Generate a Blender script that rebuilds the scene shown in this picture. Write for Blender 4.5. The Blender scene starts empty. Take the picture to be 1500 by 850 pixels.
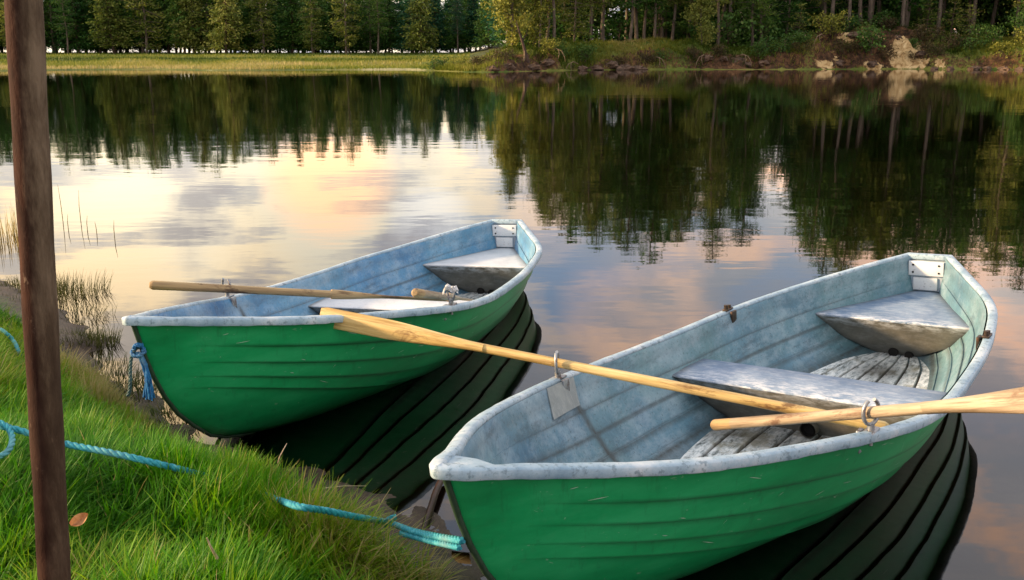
import bpy, math, random
import numpy as np
from mathutils import Vector, Matrix, Euler

random.seed(7)
RNG = np.random.default_rng(11)
SC = bpy.context.scene
COL = SC.collection
# ------------------------------------------------------------------ camera model
F, YH, CH = 1383.6, 74.0, 1.623
TH = math.atan2(425 - YH, F)

def ray(px, py):
    cx, cu = (px - 750) / F, (425 - py) / F
    return Vector((cx, math.cos(TH) + cu * math.sin(TH), -math.sin(TH) + cu * math.cos(TH)))

def at(px, py, z):                      # point of height z seen at photo pixel (px, py)
    v = ray(px, py)
    return Vector((0, 0, CH)) + v * ((z - CH) / v.z)

def at_y(px, py, y):                    # point at forward distance y
    v = ray(px, py)
    return Vector((0, 0, CH)) + v * (y / v.y)

# ------------------------------------------------------------------ helpers
def sm(a, b, x):
    t = np.clip((np.asarray(x, float) - a) / (b - a), 0, 1)
    return t * t * (3 - 2 * t)

class WNoise:                           # cheap smooth vectorised noise: sums of sines
    def __init__(s, seed, n=10):
        r = np.random.default_rng(seed)
        a = r.uniform(0, 2 * np.pi, n)
        k = r.uniform(.5, 1.6, n)
        s.k = np.stack([np.cos(a) * k, np.sin(a) * k], 1)
        s.p = r.uniform(0, 2 * np.pi, n)
        s.n = n
    def __call__(s, x, y, f=1.0):
        x = np.asarray(x, float) * f
        y = np.asarray(y, float) * f
        o = 0
        for (kx, ky), p in zip(s.k, s.p):
            o = o + np.sin(kx * x + ky * y + p)
        return o / math.sqrt(s.n / 2) * .6

def mesh_obj(name, V, Fc, mats=(), parent=None, smooth=False, mi=None, attrs=None):
    me = bpy.data.meshes.new(name)
    V = np.asarray(V, np.float32)
    if isinstance(Fc, np.ndarray):
        k = Fc.shape[1]
        me.vertices.add(len(V)); me.vertices.foreach_set('co', V.ravel())
        me.loops.add(Fc.size); me.loops.foreach_set('vertex_index', Fc.astype(np.int32).ravel())
        me.polygons.add(len(Fc))
        me.polygons.foreach_set('loop_start', np.arange(0, Fc.size, k, dtype=np.int32))
        me.update(calc_edges=True)
    else:
        me.from_pydata([tuple(map(float, v)) for v in V], [], Fc)
    for m in mats: me.materials.append(m)
    if mi is not None: me.polygons.foreach_set('material_index', np.asarray(mi, np.int32))
    if smooth: me.polygons.foreach_set('use_smooth', np.ones(len(me.polygons), bool))
    for an, av in (attrs or {}).items():
        at_ = me.attributes.new(an, 'FLOAT', 'POINT')
        at_.data.foreach_set('value', np.asarray(av, np.float32))
    me.validate(clean_customdata=False)
    o = bpy.data.objects.new(name, me)
    COL.objects.link(o)
    if parent is not None: o.parent = parent
    return o

class MB:                               # collects shapes of ONE mesh
    def __init__(s): s.v = []; s.f = []; s.m = []
    def add(s, V, Fc, m=0):
        b = len(s.v)
        s.v += [tuple(map(float, q)) for q in V]
        s.f += [tuple(b + i for i in q) for q in Fc]
        s.m += [m] * len(Fc)
    def grid(s, rows, m=0, flip=False, closed=False):
        n = len(rows[0]); V = [p for r in rows for p in r]; Fc = []
        for i in range(len(rows) - 1):
            for j in range(n if closed else n - 1):
                a, b = i * n + j, i * n + (j + 1) % n
                q = (a, b, b + n, a + n)
                Fc.append(q[::-1] if flip else q)
        s.add(V, Fc, m)
    def tube(s, pts, rad, seg=10, m=0, cap=True):
        pts = [Vector(p) for p in pts]; rows = []
        up = Vector((0, 0, 1))
        t0 = (pts[1] - pts[0]).normalized()
        n = t0.cross(up)
        if n.length < 1e-3: n = t0.cross(Vector((1, 0, 0)))
        n.normalize()
        for i, p in enumerate(pts):
            t = (pts[min(i + 1, len(pts) - 1)] - pts[max(i - 1, 0)]).normalized()
            n = (n - t * n.dot(t)).normalized(); b = t.cross(n)
            r = rad[i] if hasattr(rad, '__len__') else rad
            rows.append([p + (n * math.cos(a) + b * math.sin(a)) * r
                         for a in [2 * math.pi * k / seg for k in range(seg)]])
        s.grid(rows, m, closed=True)
        if cap:
            s.add(rows[0], [tuple(range(seg))[::-1]], m); s.add(rows[-1], [tuple(range(seg))], m)
    def box(s, M, sx, sy, sz, bev=.0, m=0):
        x, y, z = sx / 2, sy / 2, sz / 2
        if bev <= 0:
            V = [(a, b, c) for a in (-x, x) for b in (-y, y) for c in (-z, z)]
            Fc = [(0, 1, 3, 2), (4, 6, 7, 5), (0, 4, 5, 1), (2, 3, 7, 6), (0, 2, 6, 4), (1, 5, 7, 3)]
        else:
            import bmesh
            bm = bmesh.new(); bmesh.ops.create_cube(bm, size=1)
            bmesh.ops.scale(bm, vec=(sx, sy, sz), verts=bm.verts)
            bmesh.ops.bevel(bm, geom=list(bm.edges), offset=bev, segments=2, affect='EDGES', profile=.5)
            bm.verts.index_update()
            V = [tuple(v.co) for v in bm.verts]; Fc = [tuple(v.index for v in f.verts) for f in bm.faces]
            bm.free()
        s.add([M @ Vector(v) for v in V], Fc, m)
    def build(s, name, mats, parent=None, smooth=True, attrs=None):
        if not isinstance(mats, (list, tuple)): mats = [mats]
        return mesh_obj(name, s.v, s.f, mats, parent, smooth, s.m, attrs)

def tag(o, label=None, cat=None, group=None, kind=None):
    if label: o['label'] = label
    if cat: o['category'] = cat
    if group: o['group'] = group
    if kind: o['kind'] = kind
    return o

def thing(name, label, cat, loc=(0, 0, 0), rot=(0, 0, 0), group=None):
    o = bpy.data.objects.new(name, None); COL.objects.link(o)
    o.empty_display_size = .2
    o.location = loc; o.rotation_euler = rot
    return tag(o, label, cat, group)

# ------------------------------------------------------------------ materials
class NT:
    def __init__(s, name):
        s.mat = bpy.data.materials.new(name); s.mat.use_nodes = True
        s.t = s.mat.node_tree; s.t.nodes.clear()
        s.out = s.t.nodes.new('ShaderNodeOutputMaterial')
    def n(s, typ, **kw):
        nd = s.t.nodes.new(typ)
        for k, v in kw.items():
            if k.startswith('i_'):
                key = k[2:].replace('_', ' ')
                nd.inputs[key].default_value = v
            else: setattr(nd, k, v)
        return nd
    def l(s, a, b): s.t.links.new(a, b)
    def noise(s, scale, detail=4, rough=.6, vec=None, stretch=None, dist=0, coord='Object'):
        nd = s.n('ShaderNodeTexNoise'); nd.inputs['Scale'].default_value = scale
        nd.inputs['Detail'].default_value = detail; nd.inputs['Roughness'].default_value = rough
        nd.inputs['Distortion'].default_value = dist
        tc = s.n('ShaderNodeTexCoord').outputs[coord]
        if stretch:
            mp = s.n('ShaderNodeMapping'); mp.inputs['Scale'].default_value = stretch
            s.l(tc, mp.inputs['Vector']); tc = mp.outputs['Vector']
        s.l(tc, nd.inputs['Vector'])
        return nd.outputs['Fac']
    def ramp(s, fac, stops, interp='LINEAR'):
        r = s.n('ShaderNodeValToRGB'); e = r.color_ramp.elements; r.color_ramp.interpolation = interp
        while len(e) < len(stops): e.new(.5)
        for el, (p, c) in zip(e, stops):
            el.position = p
            el.color = (c, c, c, 1) if not hasattr(c, '__len__') else (*c, 1)
        s.l(fac, r.inputs['Fac']); return r.outputs['Color']
    def mix(s, fac, a, b, blend='MIX'):
        m = s.n('ShaderNodeMix', data_type='RGBA', blend_type=blend)
        for sock, v in ((m.inputs[0], fac), (m.inputs[6], a), (m.inputs[7], b)):
            if hasattr(v, 'is_output'): s.l(v, sock)
            elif hasattr(v, '__len__'): sock.default_value = (*v, 1)
            else: sock.default_value = v
        return m.outputs[2]
    def math(s, op, a, b=0, clamp=False):
        m = s.n('ShaderNodeMath', operation=op, use_clamp=clamp)
        for sock, v in zip(m.inputs, (a, b)):
            if hasattr(v, 'is_output'): s.l(v, sock)
            else: sock.default_value = v
        return m.outputs[0]
    def attr(s, name):
        return s.n('ShaderNodeAttribute', attribute_name=name).outputs['Fac']
    def bsdf(s, col, rough=.6, spec=.4, metal=0, bump=None, bd=.01, bstr=.5, coat=0, transl=None):
        p = s.n('ShaderNodeBsdfPrincipled')
        for sock, v in ((p.inputs['Base Color'], col), (p.inputs['Roughness'], rough)):
            if hasattr(v, 'is_output'): s.l(v, sock)
            elif hasattr(v, '__len__'): sock.default_value = (*v, 1)
            else: sock.default_value = v
        p.inputs['Specular IOR Level'].default_value = spec
        p.inputs['Metallic'].default_value = metal
        p.inputs['Coat Weight'].default_value = coat
        if bump is not None:
            b = s.n('ShaderNodeBump'); b.inputs['Strength'].default_value = bstr; b.inputs['Distance'].default_value = bd
            s.l(bump, b.inputs['Height']); s.l(b.outputs['Normal'], p.inputs['Normal'])
        out = p.outputs[0]
        if transl:
            t = s.n('ShaderNodeBsdfTranslucent')
            s.l(col, t.inputs['Color']) if hasattr(col, 'is_output') else None
            mx = s.n('ShaderNodeMixShader'); mx.inputs[0].default_value = transl
            s.l(out, mx.inputs[1]); s.l(t.outputs[0], mx.inputs[2]); out = mx.outputs[0]
        s.l(out, s.out.inputs['Surface'])
        return s.mat

def mat_hull():
    t = NT('green_gelcoat')
    n1 = t.noise(2.2, 6, .65, stretch=(.5, 1, 2.2))
    n2 = t.noise(28, 4, .7)
    c = t.ramp(n1, [(.3, (.003, .165, .050)), (.52, (.006, .285, .092)), (.75, (.03, .40, .155))])
    c = t.mix(t.math('MULTIPLY', t.ramp(n2, [(.56, 0), (.75, 1)]), .25), c, (.05, .27, .12))
    # fine pale scuffs, long and thin
    sc = t.noise(9, 3, .5, stretch=(.6, 5, 5), dist=1.5)
    scm = t.math('MULTIPLY', t.ramp(sc, [(.70, 0), (.74, 1)]), .4)
    c = t.mix(scm, c, (.35, .5, .4))
    fd = t.noise(1.3, 5, .7, stretch=(.4, 1, 1))
    c = t.mix(t.ramp(fd, [(.52, 0), (.68, .35)]), c, (.05, .30, .14))
    dr = t.noise(16, 5, .7, stretch=(1.6, 1.6, .12))
    c = t.mix(t.ramp(dr, [(.56, 0), (.70, .35)]), c, (.008, .07, .025))
    g = t.math('MULTIPLY', t.attr('grime_shade'), t.ramp(n2, [(.2, .75), (.6, 1.0)]))
    c = t.mix(g, c, (.004, .048, .018))
    r = t.math('MULTIPLY_ADD', n1, .25); r.node.inputs[2].default_value = .24
    return t.bsdf(c, r, .5, bump=t.noise(1.7, 3, .5), bd=.02, bstr=.25)

def mat_inner(name, a, b, c3, tint=(.13, .25, .25)):
    t = NT(name)
    n1 = t.noise(3.2, 8, .7)
    n2 = t.noise(30, 6, .75, stretch=(1, 1, .45))
    n3 = t.noise(1.1, 4, .6)
    n4 = t.noise(75, 5, .7)
    c = t.ramp(n1, [(.3, a), (.52, b), (.72, c3)])
    c = t.mix(t.ramp(n3, [(.42, 0), (.62, .55)]), c, tint)
    c = t.mix(t.math('MULTIPLY', t.ramp(t.noise(7, 9, .8, stretch=(.45, 1, .8)), [(.46, 0), (.68, 1)]), .55), c, (.38, .48, .56))
    c = t.mix(t.math('MULTIPLY', t.ramp(n2, [(.55, 0), (.75, 1)]), .22), c, (.5, .56, .6))
    c = t.mix(t.math('MULTIPLY', t.ramp(t.noise(9, 8, .75, stretch=(.3, 1, 1.3)), [(.54, 0), (.66, 1)]), .6), c, (.05, .09, .12))
    c = t.mix(t.math('MULTIPLY', t.ramp(n4, [(.56, 0), (.66, 1)]), .6), c, (.06, .10, .12))
    g = t.math('MULTIPLY', t.attr('grime_shade'), t.ramp(n2, [(.25, .45), (.6, 1.0)]))
    c = t.mix(t.math('MINIMUM', g, 1.0), c, (.05, .065, .07))
    return t.bsdf(c, .55, .35, bump=n2, bd=.004, bstr=.35)

def mat_gunwale():
    t = NT('chalky_blue_gunwale')
    n1 = t.noise(6, 8, .7); n2 = t.noise(45, 5, .7)
    c = t.ramp(n1, [(.3, (.17, .28, .38)), (.5, (.31, .43, .52)), (.7, (.56, .62, .66))])
    c = t.mix(t.math('MULTIPLY', t.ramp(n2, [(.54, 0), (.63, 1)]), .7), c, (.10, .16, .20))
    return t.bsdf(c, .45, .4, bump=n2, bd=.003, bstr=.4)

def mat_floor():
    t = NT('dirty_white_boards')
    n1 = t.noise(5, 8, .75); n2 = t.noise(40, 6, .8, stretch=(.35, 1, 1)); n3 = t.noise(1.8, 3, .5)
    c = t.ramp(n2, [(.38, (.10, .12, .12)), (.47, (.50, .56, .58)), (.58, (.80, .84, .84))])
    c = t.mix(t.ramp(n1, [(.50, 0), (.60, .7)]), c, (.24, .22, .14))
    c = t.mix(t.ramp(n3, [(.55, 0), (.64, .8)]), c, (.07, .05, .022))
    g = t.attr('grime_shade')
    c = t.mix(g, c, (.030, .022, .010))
    return t.bsdf(c, .5, .4, bump=n2, bd=.004, bstr=.5)

WHITE = {'shaded_seat_front': .12, 'grey_backing': .15}
def mat_seat(name, lo, mid, hi):
    t = NT(name)
    n1 = t.noise(4, 8, .72); n2 = t.noise(26, 6, .75, stretch=(1.6, .5, 1))
    c = t.ramp(n1, [(.32, lo), (.5, mid), (.68, hi)])
    c = t.mix(t.math('MULTIPLY', t.ramp(n2, [(.48, 0), (.66, 1)]), WHITE.get(name, .32)), c, (.66, .69, .72))
    c = t.mix(t.math('MULTIPLY', t.ramp(t.noise(70, 4, .7), [(.6, 0), (.7, 1)]), .5), c, (.12, .13, .14))
    c = t.mix(t.math('MULTIPLY', t.attr('wear'), t.ramp(n2, [(.42, 0), (.6, .8)])), c, (.66, .70, .74))
    c = t.mix(t.math('MULTIPLY', t.attr('grime_shade'), t.ramp(n1, [(.3, .5), (.6, 1)])), c, (.05, .06, .065))
    return t.bsdf(c, .5, .4, bump=n2, bd=.003, bstr=.3)

def mat_wood(name, lo, mid, hi, dark, rough=.5, stain=.62):
    t = NT(name)
    n1 = t.noise(7, 6, .65, stretch=(.22, 3, 3)); n2 = t.noise(22, 6, .75, stretch=(.12, 4, 4))
    n3 = t.noise(9, 5, .7, stretch=(.5, 1.3, 1.3), dist=.6)
    c = t.ramp(n1, [(.3, lo), (.5, mid), (.7, hi)])
    c = t.mix(t.math('MULTIPLY', t.ramp(n2, [(.45, 0), (.60, 1)]), .75), c, lo)
    c = t.mix(t.ramp(n3, [(stain - .04, 0), (stain + .05, .85)]), c, dark)
    return t.bsdf(c, rough, .4, bump=n2, bd=.003, bstr=.35)

def mat_metal(name, col, rust=(.10, .05, .03)):
    t = NT(name)
    n = t.noise(40, 5, .7)
    c = t.mix(t.ramp(n, [(.5, 0), (.66, .9)]), col, rust)
    return t.bsdf(c, .45, .5, metal=.7, bump=n, bd=.002, bstr=.3)

def mat_simple(name, a, b, scale=12, rough=.7, bd=.004, transl=None, spec=.3, stretch=None):
    t = NT(name)
    n = t.noise(scale, 6, .7, stretch=stretch)
    c = t.ramp(n, [(.35, a), (.65, b)])
    return t.bsdf(c, rough, spec, bump=n, bd=bd, bstr=.5, transl=transl)

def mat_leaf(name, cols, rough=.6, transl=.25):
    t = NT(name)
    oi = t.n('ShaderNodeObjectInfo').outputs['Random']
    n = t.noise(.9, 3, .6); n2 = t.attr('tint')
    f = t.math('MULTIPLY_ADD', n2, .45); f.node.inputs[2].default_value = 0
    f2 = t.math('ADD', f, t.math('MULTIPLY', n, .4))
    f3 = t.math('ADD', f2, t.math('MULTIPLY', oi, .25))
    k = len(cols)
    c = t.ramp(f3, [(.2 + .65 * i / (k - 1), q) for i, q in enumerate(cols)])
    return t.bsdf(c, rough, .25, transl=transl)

def mat_grass():
    t = NT('grass_blades')
    c = t.ramp(t.attr('tint'), [(0, (.008, .060, .002)), (.3, (.026, .150, .003)), (.56, (.080, .275, .004)),
                                (.80, (.22, .34, .008)), (.93, (.33, .27, .07)), (1, (.46, .36, .17))])
    return t.bsdf(c, .5, .3, transl=.42)

M = {}
M['hull'] = mat_hull()
M['inner'] = mat_inner('chalky_blue_paint', (.045, .125, .21), (.105, .225, .325), (.24, .36, .44))
M['inner_blue'] = mat_inner('deeper_blue_paint', (.03, .13, .30), (.08, .24, .46), (.22, .40, .58), (.12, .30, .42))
M['gunwale'] = mat_gunwale()
M['floor'] = mat_floor()
M['seat'] = mat_seat('seat_paint', (.08, .15, .26), (.16, .235, .35), (.28, .36, .46))
M['seat_pale'] = mat_seat('pale_seat_paint', (.42, .46, .50), (.52, .56, .60), (.62, .66, .69))
M['seat_front'] = mat_seat('shaded_seat_front', (.10, .10, .085), (.16, .155, .13), (.23, .22, .19))  # darker paint for the raked fronts: shade of the overhang put into the colour
M['plate'] = mat_seat('white_plate', (.50, .55, .58), (.62, .66, .68), (.72, .75, .76))
M['oar_yellow'] = mat_wood('varnished_pine', (.28, .17, .05), (.56, .40, .15), (.70, .56, .28), (.13, .06, .02))
M['oar_pale'] = mat_wood('weathered_pine', (.14, .10, .062), (.33, .26, .175), (.50, .42, .30), (.13, .07, .04), .56)
M['oar_grey'] = mat_wood('greyed_wood', (.20, .13, .065), (.38, .27, .13), (.50, .37, .20), (.07, .035, .02), .65, .58)
M['metal'] = mat_metal('galvanised_steel', (.30, .33, .36))
M['dark'] = mat_simple('dark_trim', (.012, .03, .018), (.03, .06, .035), 20, .5)
M['hole'] = mat_simple('black_hole', (.004, .004, .004), (.01, .009, .008), 20, .8)
M['grassm'] = mat_grass()

# ------------------------------------------------------------------ world: evening sky with lit clouds
SUN_AZ = math.radians(-92)              # left of straight ahead (+Y)
SUN_EL = math.radians(15)
sun_dir = Vector((math.sin(SUN_AZ) * math.cos(SUN_EL), math.cos(SUN_AZ) * math.cos(SUN_EL), math.sin(SUN_EL)))

def build_world():
    w = bpy.data.worlds.new('World'); SC.world = w; w.use_nodes = True
    T = w.node_tree; T.nodes.clear()
    t = NT.__new__(NT); t.t = T
    out = T.nodes.new('ShaderNodeOutputWorld'); bg = T.nodes.new('ShaderNodeBackground')
    sky = t.n('ShaderNodeTexSky', sky_type='NISHITA', sun_disc=False)
    sky.sun_elevation = SUN_EL; sky.sun_rotation = SUN_AZ
    sky.air_density = 1.3; sky.dust_density = 1.5
    skyc = t.mix(1.0, sky.outputs[0], (.6, .6, .6), 'MULTIPLY')
    d = t.n('ShaderNodeTexCoord').outputs['Generated']
    sp = t.n('ShaderNodeSeparateXYZ'); t.l(d, sp.inputs[0])
    z = t.math('MAXIMUM', sp.outputs[2], 0.0)
    den = t.math('ADD', z, .16)
    cb = t.n('ShaderNodeCombineXYZ')
    t.l(t.math('DIVIDE', sp.outputs[0], den), cb.inputs[0]); t.l(t.math('DIVIDE', sp.outputs[1], den), cb.inputs[1])
    def cn(scale, detail, rough, off, dist=0.0):
        mp = t.n('ShaderNodeMapping'); mp.inputs['Location'].default_value = off
        t.l(cb.outputs[0], mp.inputs[0])
        n = t.n('ShaderNodeTexNoise'); n.inputs['Scale'].default_value = scale
        n.inputs['Detail'].default_value = detail; n.inputs['Roughness'].default_value = rough
        n.inputs['Distortion'].default_value = dist
        t.l(mp.outputs[0], n.inputs['Vector']); return n.outputs['Fac']
    def glow(az, el, lo, hi):
        g = (math.sin(math.radians(az)) * math.cos(math.radians(el)), math.cos(math.radians(az)) * math.cos(math.radians(el)), math.sin(math.radians(el)))
        v = t.n('ShaderNodeVectorMath', operation='DOT_PRODUCT'); v.inputs[1].default_value = g
        t.l(d, v.inputs[0])
        m = t.n('ShaderNodeMapRange', interpolation_type='SMOOTHSTEP')
        m.inputs[1].default_value = math.cos(math.radians(lo)); m.inputs[2].default_value = math.cos(math.radians(hi))
        t.l(v.outputs['Value'], m.inputs[0]); return m.outputs[0]
    big = cn(.85, 5, .55, (3.1, 1.7, 0), .4)
    fine = cn(2.1, 6, .6, (.4, 7.2, 0), .3)
    # grey-mauve cloud deck with blue holes
    deck = t.ramp(big, [(.36, (0.50, 0.68, 1.02)), (.46, (.74, .74, .82)), (.53, (.95, .88, .90)), (.62, (1.45, 1.28, 1.18))])
    # sun-lit edges: peach and cream
    lit = t.math('MULTIPLY', t.ramp(fine, [(.50, 0), (.60, 1)]), t.ramp(big, [(.35, .45), (.6, 1)]))
    warm = t.mix(glow(-30, 9, 50, 10), (2.6, 1.35, .72), (2.5, 1.8, .95))
    col = t.mix(t.math('MULTIPLY', lit, .85), deck, warm)
    # cream band low over the forest on the left, where the sun went down
    cream = t.math('MULTIPLY', glow(-18, 8, 22, 3), t.ramp(fine, [(.43, .05), (.56, 1)]))
    col = t.mix(t.math('MULTIPLY', cream, .95), col, (2.0, 1.74, 1.28))
    amber = t.math('MULTIPLY', glow(-25, 17, 14, 4), t.ramp(fine, [(.42, .1), (.55, 1)]))
    col = t.mix(t.math('MULTIPLY', amber, .8), col, (3.3, 2.2, .95))
    bank = t.math('MULTIPLY', glow(-15, 13, 9, 3), t.ramp(fine, [(.38, 1), (.56, 0)]))
    bank = t.math('MAXIMUM', bank, t.math('MULTIPLY', glow(-8, 11.5, 6, 2), t.ramp(fine, [(.40, .9), (.58, 0)])))
    col = t.mix(t.math('MULTIPLY', bank, .9), col, (.80, .65, .64))
    for az, el, lo, hi_, cc, k in ((8, 15.6, 5.5, 1.0, (3.0, 1.75, 1.05), .6), (27, 15.2, 7, 1.5, (2.9, 1.6, 1.0), .75), (-11, 7.2, 4.5, 1, (3.2, 1.7, .8), .8), (3, 9.2, 4, 1, (2.4, 1.6, 1.2), .35), (-22, 10.5, 7, 2, (2.7, 2.4, 1.8), .6), (-5, 10.2, 3, .6, (2.4, 2.3, 2.2), .5), (-26, 16.5, 9, 2, (3.4, 2.3, 1.1), .6)):
        col = t.mix(t.math('MULTIPLY', t.math('MULTIPLY', glow(az, el, lo, hi_), t.ramp(fine, [(.40, .15), (.52, 1)])), k), col, cc)
    # overhead and behind the viewer the deck is dimmer
    hi = t.n('ShaderNodeMapRange', interpolation_type='SMOOTHSTEP'); hi.inputs[1].default_value = .45; hi.inputs[2].default_value = .95
    t.l(sp.outputs[2], hi.inputs[0])
    col = t.mix(hi.outputs[0], col, (1.15, 1.15, 1.16))
    add = t.mix(1.0, t.mix(1.0, col, (10.0, 10.0, 10.0), 'MULTIPLY'), skyc, 'ADD')
    t.l(add, bg.inputs['Color']); bg.inputs['Strength'].default_value = SKY_STRENGTH
    t.l(bg.outputs[0], out.inputs['Surface'])

SKY_STRENGTH = .05
build_world()
sl = bpy.data.lights.new('sun', 'SUN'); sl.energy = 4.6; sl.angle = math.radians(5); sl.color = (1, .68, .38)
so = bpy.data.objects.new('sun', sl); COL.objects.link(so)
so.rotation_euler = (-sun_dir).to_track_quat('-Z', 'Y').to_euler()
so.location = (-30, 20, 30)

cam = bpy.data.cameras.new('camera'); co = bpy.data.objects.new('camera', cam); COL.objects.link(co)
co.location = (0, 0, CH); co.rotation_euler = (math.pi / 2 - TH, 0, 0)
cam.sensor_width = 36; cam.lens = F / 1500 * 36; cam.clip_start = .05; cam.clip_end = 8000
SC.camera = co
vs = SC.view_settings
vs.view_transform = 'Standard'; vs.look = 'None'; vs.exposure = 1.0; vs.gamma = 1; vs.use_curve_mapping = False
SC.cycles.use_denoising = True
SC.cycles.max_bounces = 8; SC.cycles.transparent_max_bounces = 12
SC.cycles.caustics_reflective = False; SC.cycles.caustics_refractive = False

# ------------------------------------------------------------------ boat form (measured in the boat's own frame, bow at 0)
LB = 4.3
S_ = np.array([0, .04, .12, .25, .4, .55, .7, .82, .92, 1.0]) * LB
B_ = np.array([0, .1248, .344, .555, .6938, .6836, .6206, .5071, .2958, .127])
Z_ = np.array([0., -.0408, -.1166, -.2173, -.3154, -.3506, -.3515, -.345, -.305, -.2822])
def cub(xs, ys, x):
    x = np.asarray(x, float)
    d = np.gradient(ys, xs); i = np.clip(np.searchsorted(xs, x) - 1, 0, len(xs) - 2)
    h = xs[i + 1] - xs[i]; t = (x - xs[i]) / h
    return (2*t**3-3*t**2+1)*ys[i]+(t**3-2*t**2+t)*h*d[i]+(-2*t**3+3*t**2)*ys[i+1]+(t**3-t**2)*h*d[i+1]
def b_out(x):
    x = np.asarray(x, float)
    tip = .1248 * np.sqrt(np.clip(x / S_[1], 0, None)) ** 1.25
    return np.where(x < S_[1], tip, cub(S_, B_, np.maximum(x, 0)))
def z_g(x): return cub(S_, Z_, np.clip(x, 0, LB))
KX = np.array([.045, .06, .08, .11, .16, .22, .3, .4, .5, .7, 1.0, 1.5, 2.2, 3.0, 3.5, 4.0, 4.28])
KZ = np.array([-.035, -.10, -.17, -.25, -.35, -.435, -.51, -.59, -.635, -.69, -.74, -.79, -.815, -.80, -.78, -.72, -.64])
AX = np.array([.045, .2, .4, .9, 1.4, 1.9, 2.8, 3.5, 4.28]); AA = np.array([.85, .75, .6, .42, .34, .28, .25, .28, .36])
TB = [0, .10, .30, .45, .59, .755, 1.0]
def tbx(x):
    zk, zg = float(np.interp(x, KX, KZ)), float(z_g(x)) - .015
    k = .72 + .28 * float(sm(.2, 1.4, x)); dp = zg - zk
    r = [1 - d_ * k / dp for d_ in (.365, .30, .22, .128)]
    for i in range(4): r[i] = max(r[i], .12 + .05 * i)
    return [0, .06] + r + [1.0]
def sect(x, t, lap=0.0, inset=0.0):
    b = max(float(b_out(x)) - .032, .004); zk = float(np.interp(x, KX, KZ)); zg = float(z_g(x)) - .015
    a = float(np.interp(x, AX, AA))
    y = b * t ** a
    z = zk + (zg - zk) * t
    # local outward direction in the section plane
    dy = b * a * max(t, .02) ** (a - 1); dz = (zg - zk)
    n = math.hypot(dy, dz); ny, nz = dz / n, -dy / n
    k = lap - inset
    return max(y + ny * k, 0.0), z + nz * k
XS = np.unique(np.concatenate([KX[:9], np.linspace(.5, 4.28, 48)]))
def shell(mb, inset, flip, lapk=1.0, xs=XS):
    fade = lambda x: float(sm(.16, .6, x) * (1 - sm(4.0, 4.3, x))) * lapk
    T = {x: tbx(x) for x in xs}
    for side in (1, -1):
        for i in range(6):
            rows = []; led = []
            for x in xs:
                tb = T[x]; a, b = tb[i], tb[i + 1]
                ts = [0, .0005, .004, .015, .035, b] if i == 0 else [a + (b - a) * q for q in (0, .12, .35, .6, .82, .93, 1)]
                r = []
                for t in ts:
                    f = (t - a) / (b - a); lap = 0
                    if i >= 2: lap = .011 * (1 - f) ** 1.4 * fade(x)
                    if 1 <= i <= 4: lap -= .003 * float(sm(.78, 1, f)) * fade(x)
                    y, z = sect(x, t, lap, inset); r.append((x, side * y, z))
                rows.append(r)
                y0, z0 = sect(x, a, -.003 * fade(x), inset); y1, z1 = sect(x, a, .011 * fade(x), inset)
                led.append([(x, side * y0, z0), (x, side * y1, z1)])
            mb.grid(rows, flip=(side < 0) ^ flip)
            if i >= 2: mb.grid(led, flip=(side < 0) ^ flip)
def inner_y(x, z, inset=.02):
    lo, hi = 0.0, 1.0
    for _ in range(30):
        m = (lo + hi) / 2
        if sect(x, m, 0, inset)[1] < z: lo = m
        else: hi = m
    return sect(x, (lo + hi) / 2, 0, inset)[0]

BOFF = Vector((2.15, 0, -.80))          # base point of the boat in its own frame
FLZ, STZ, TWZ = -.735, -.50, -.50

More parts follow.
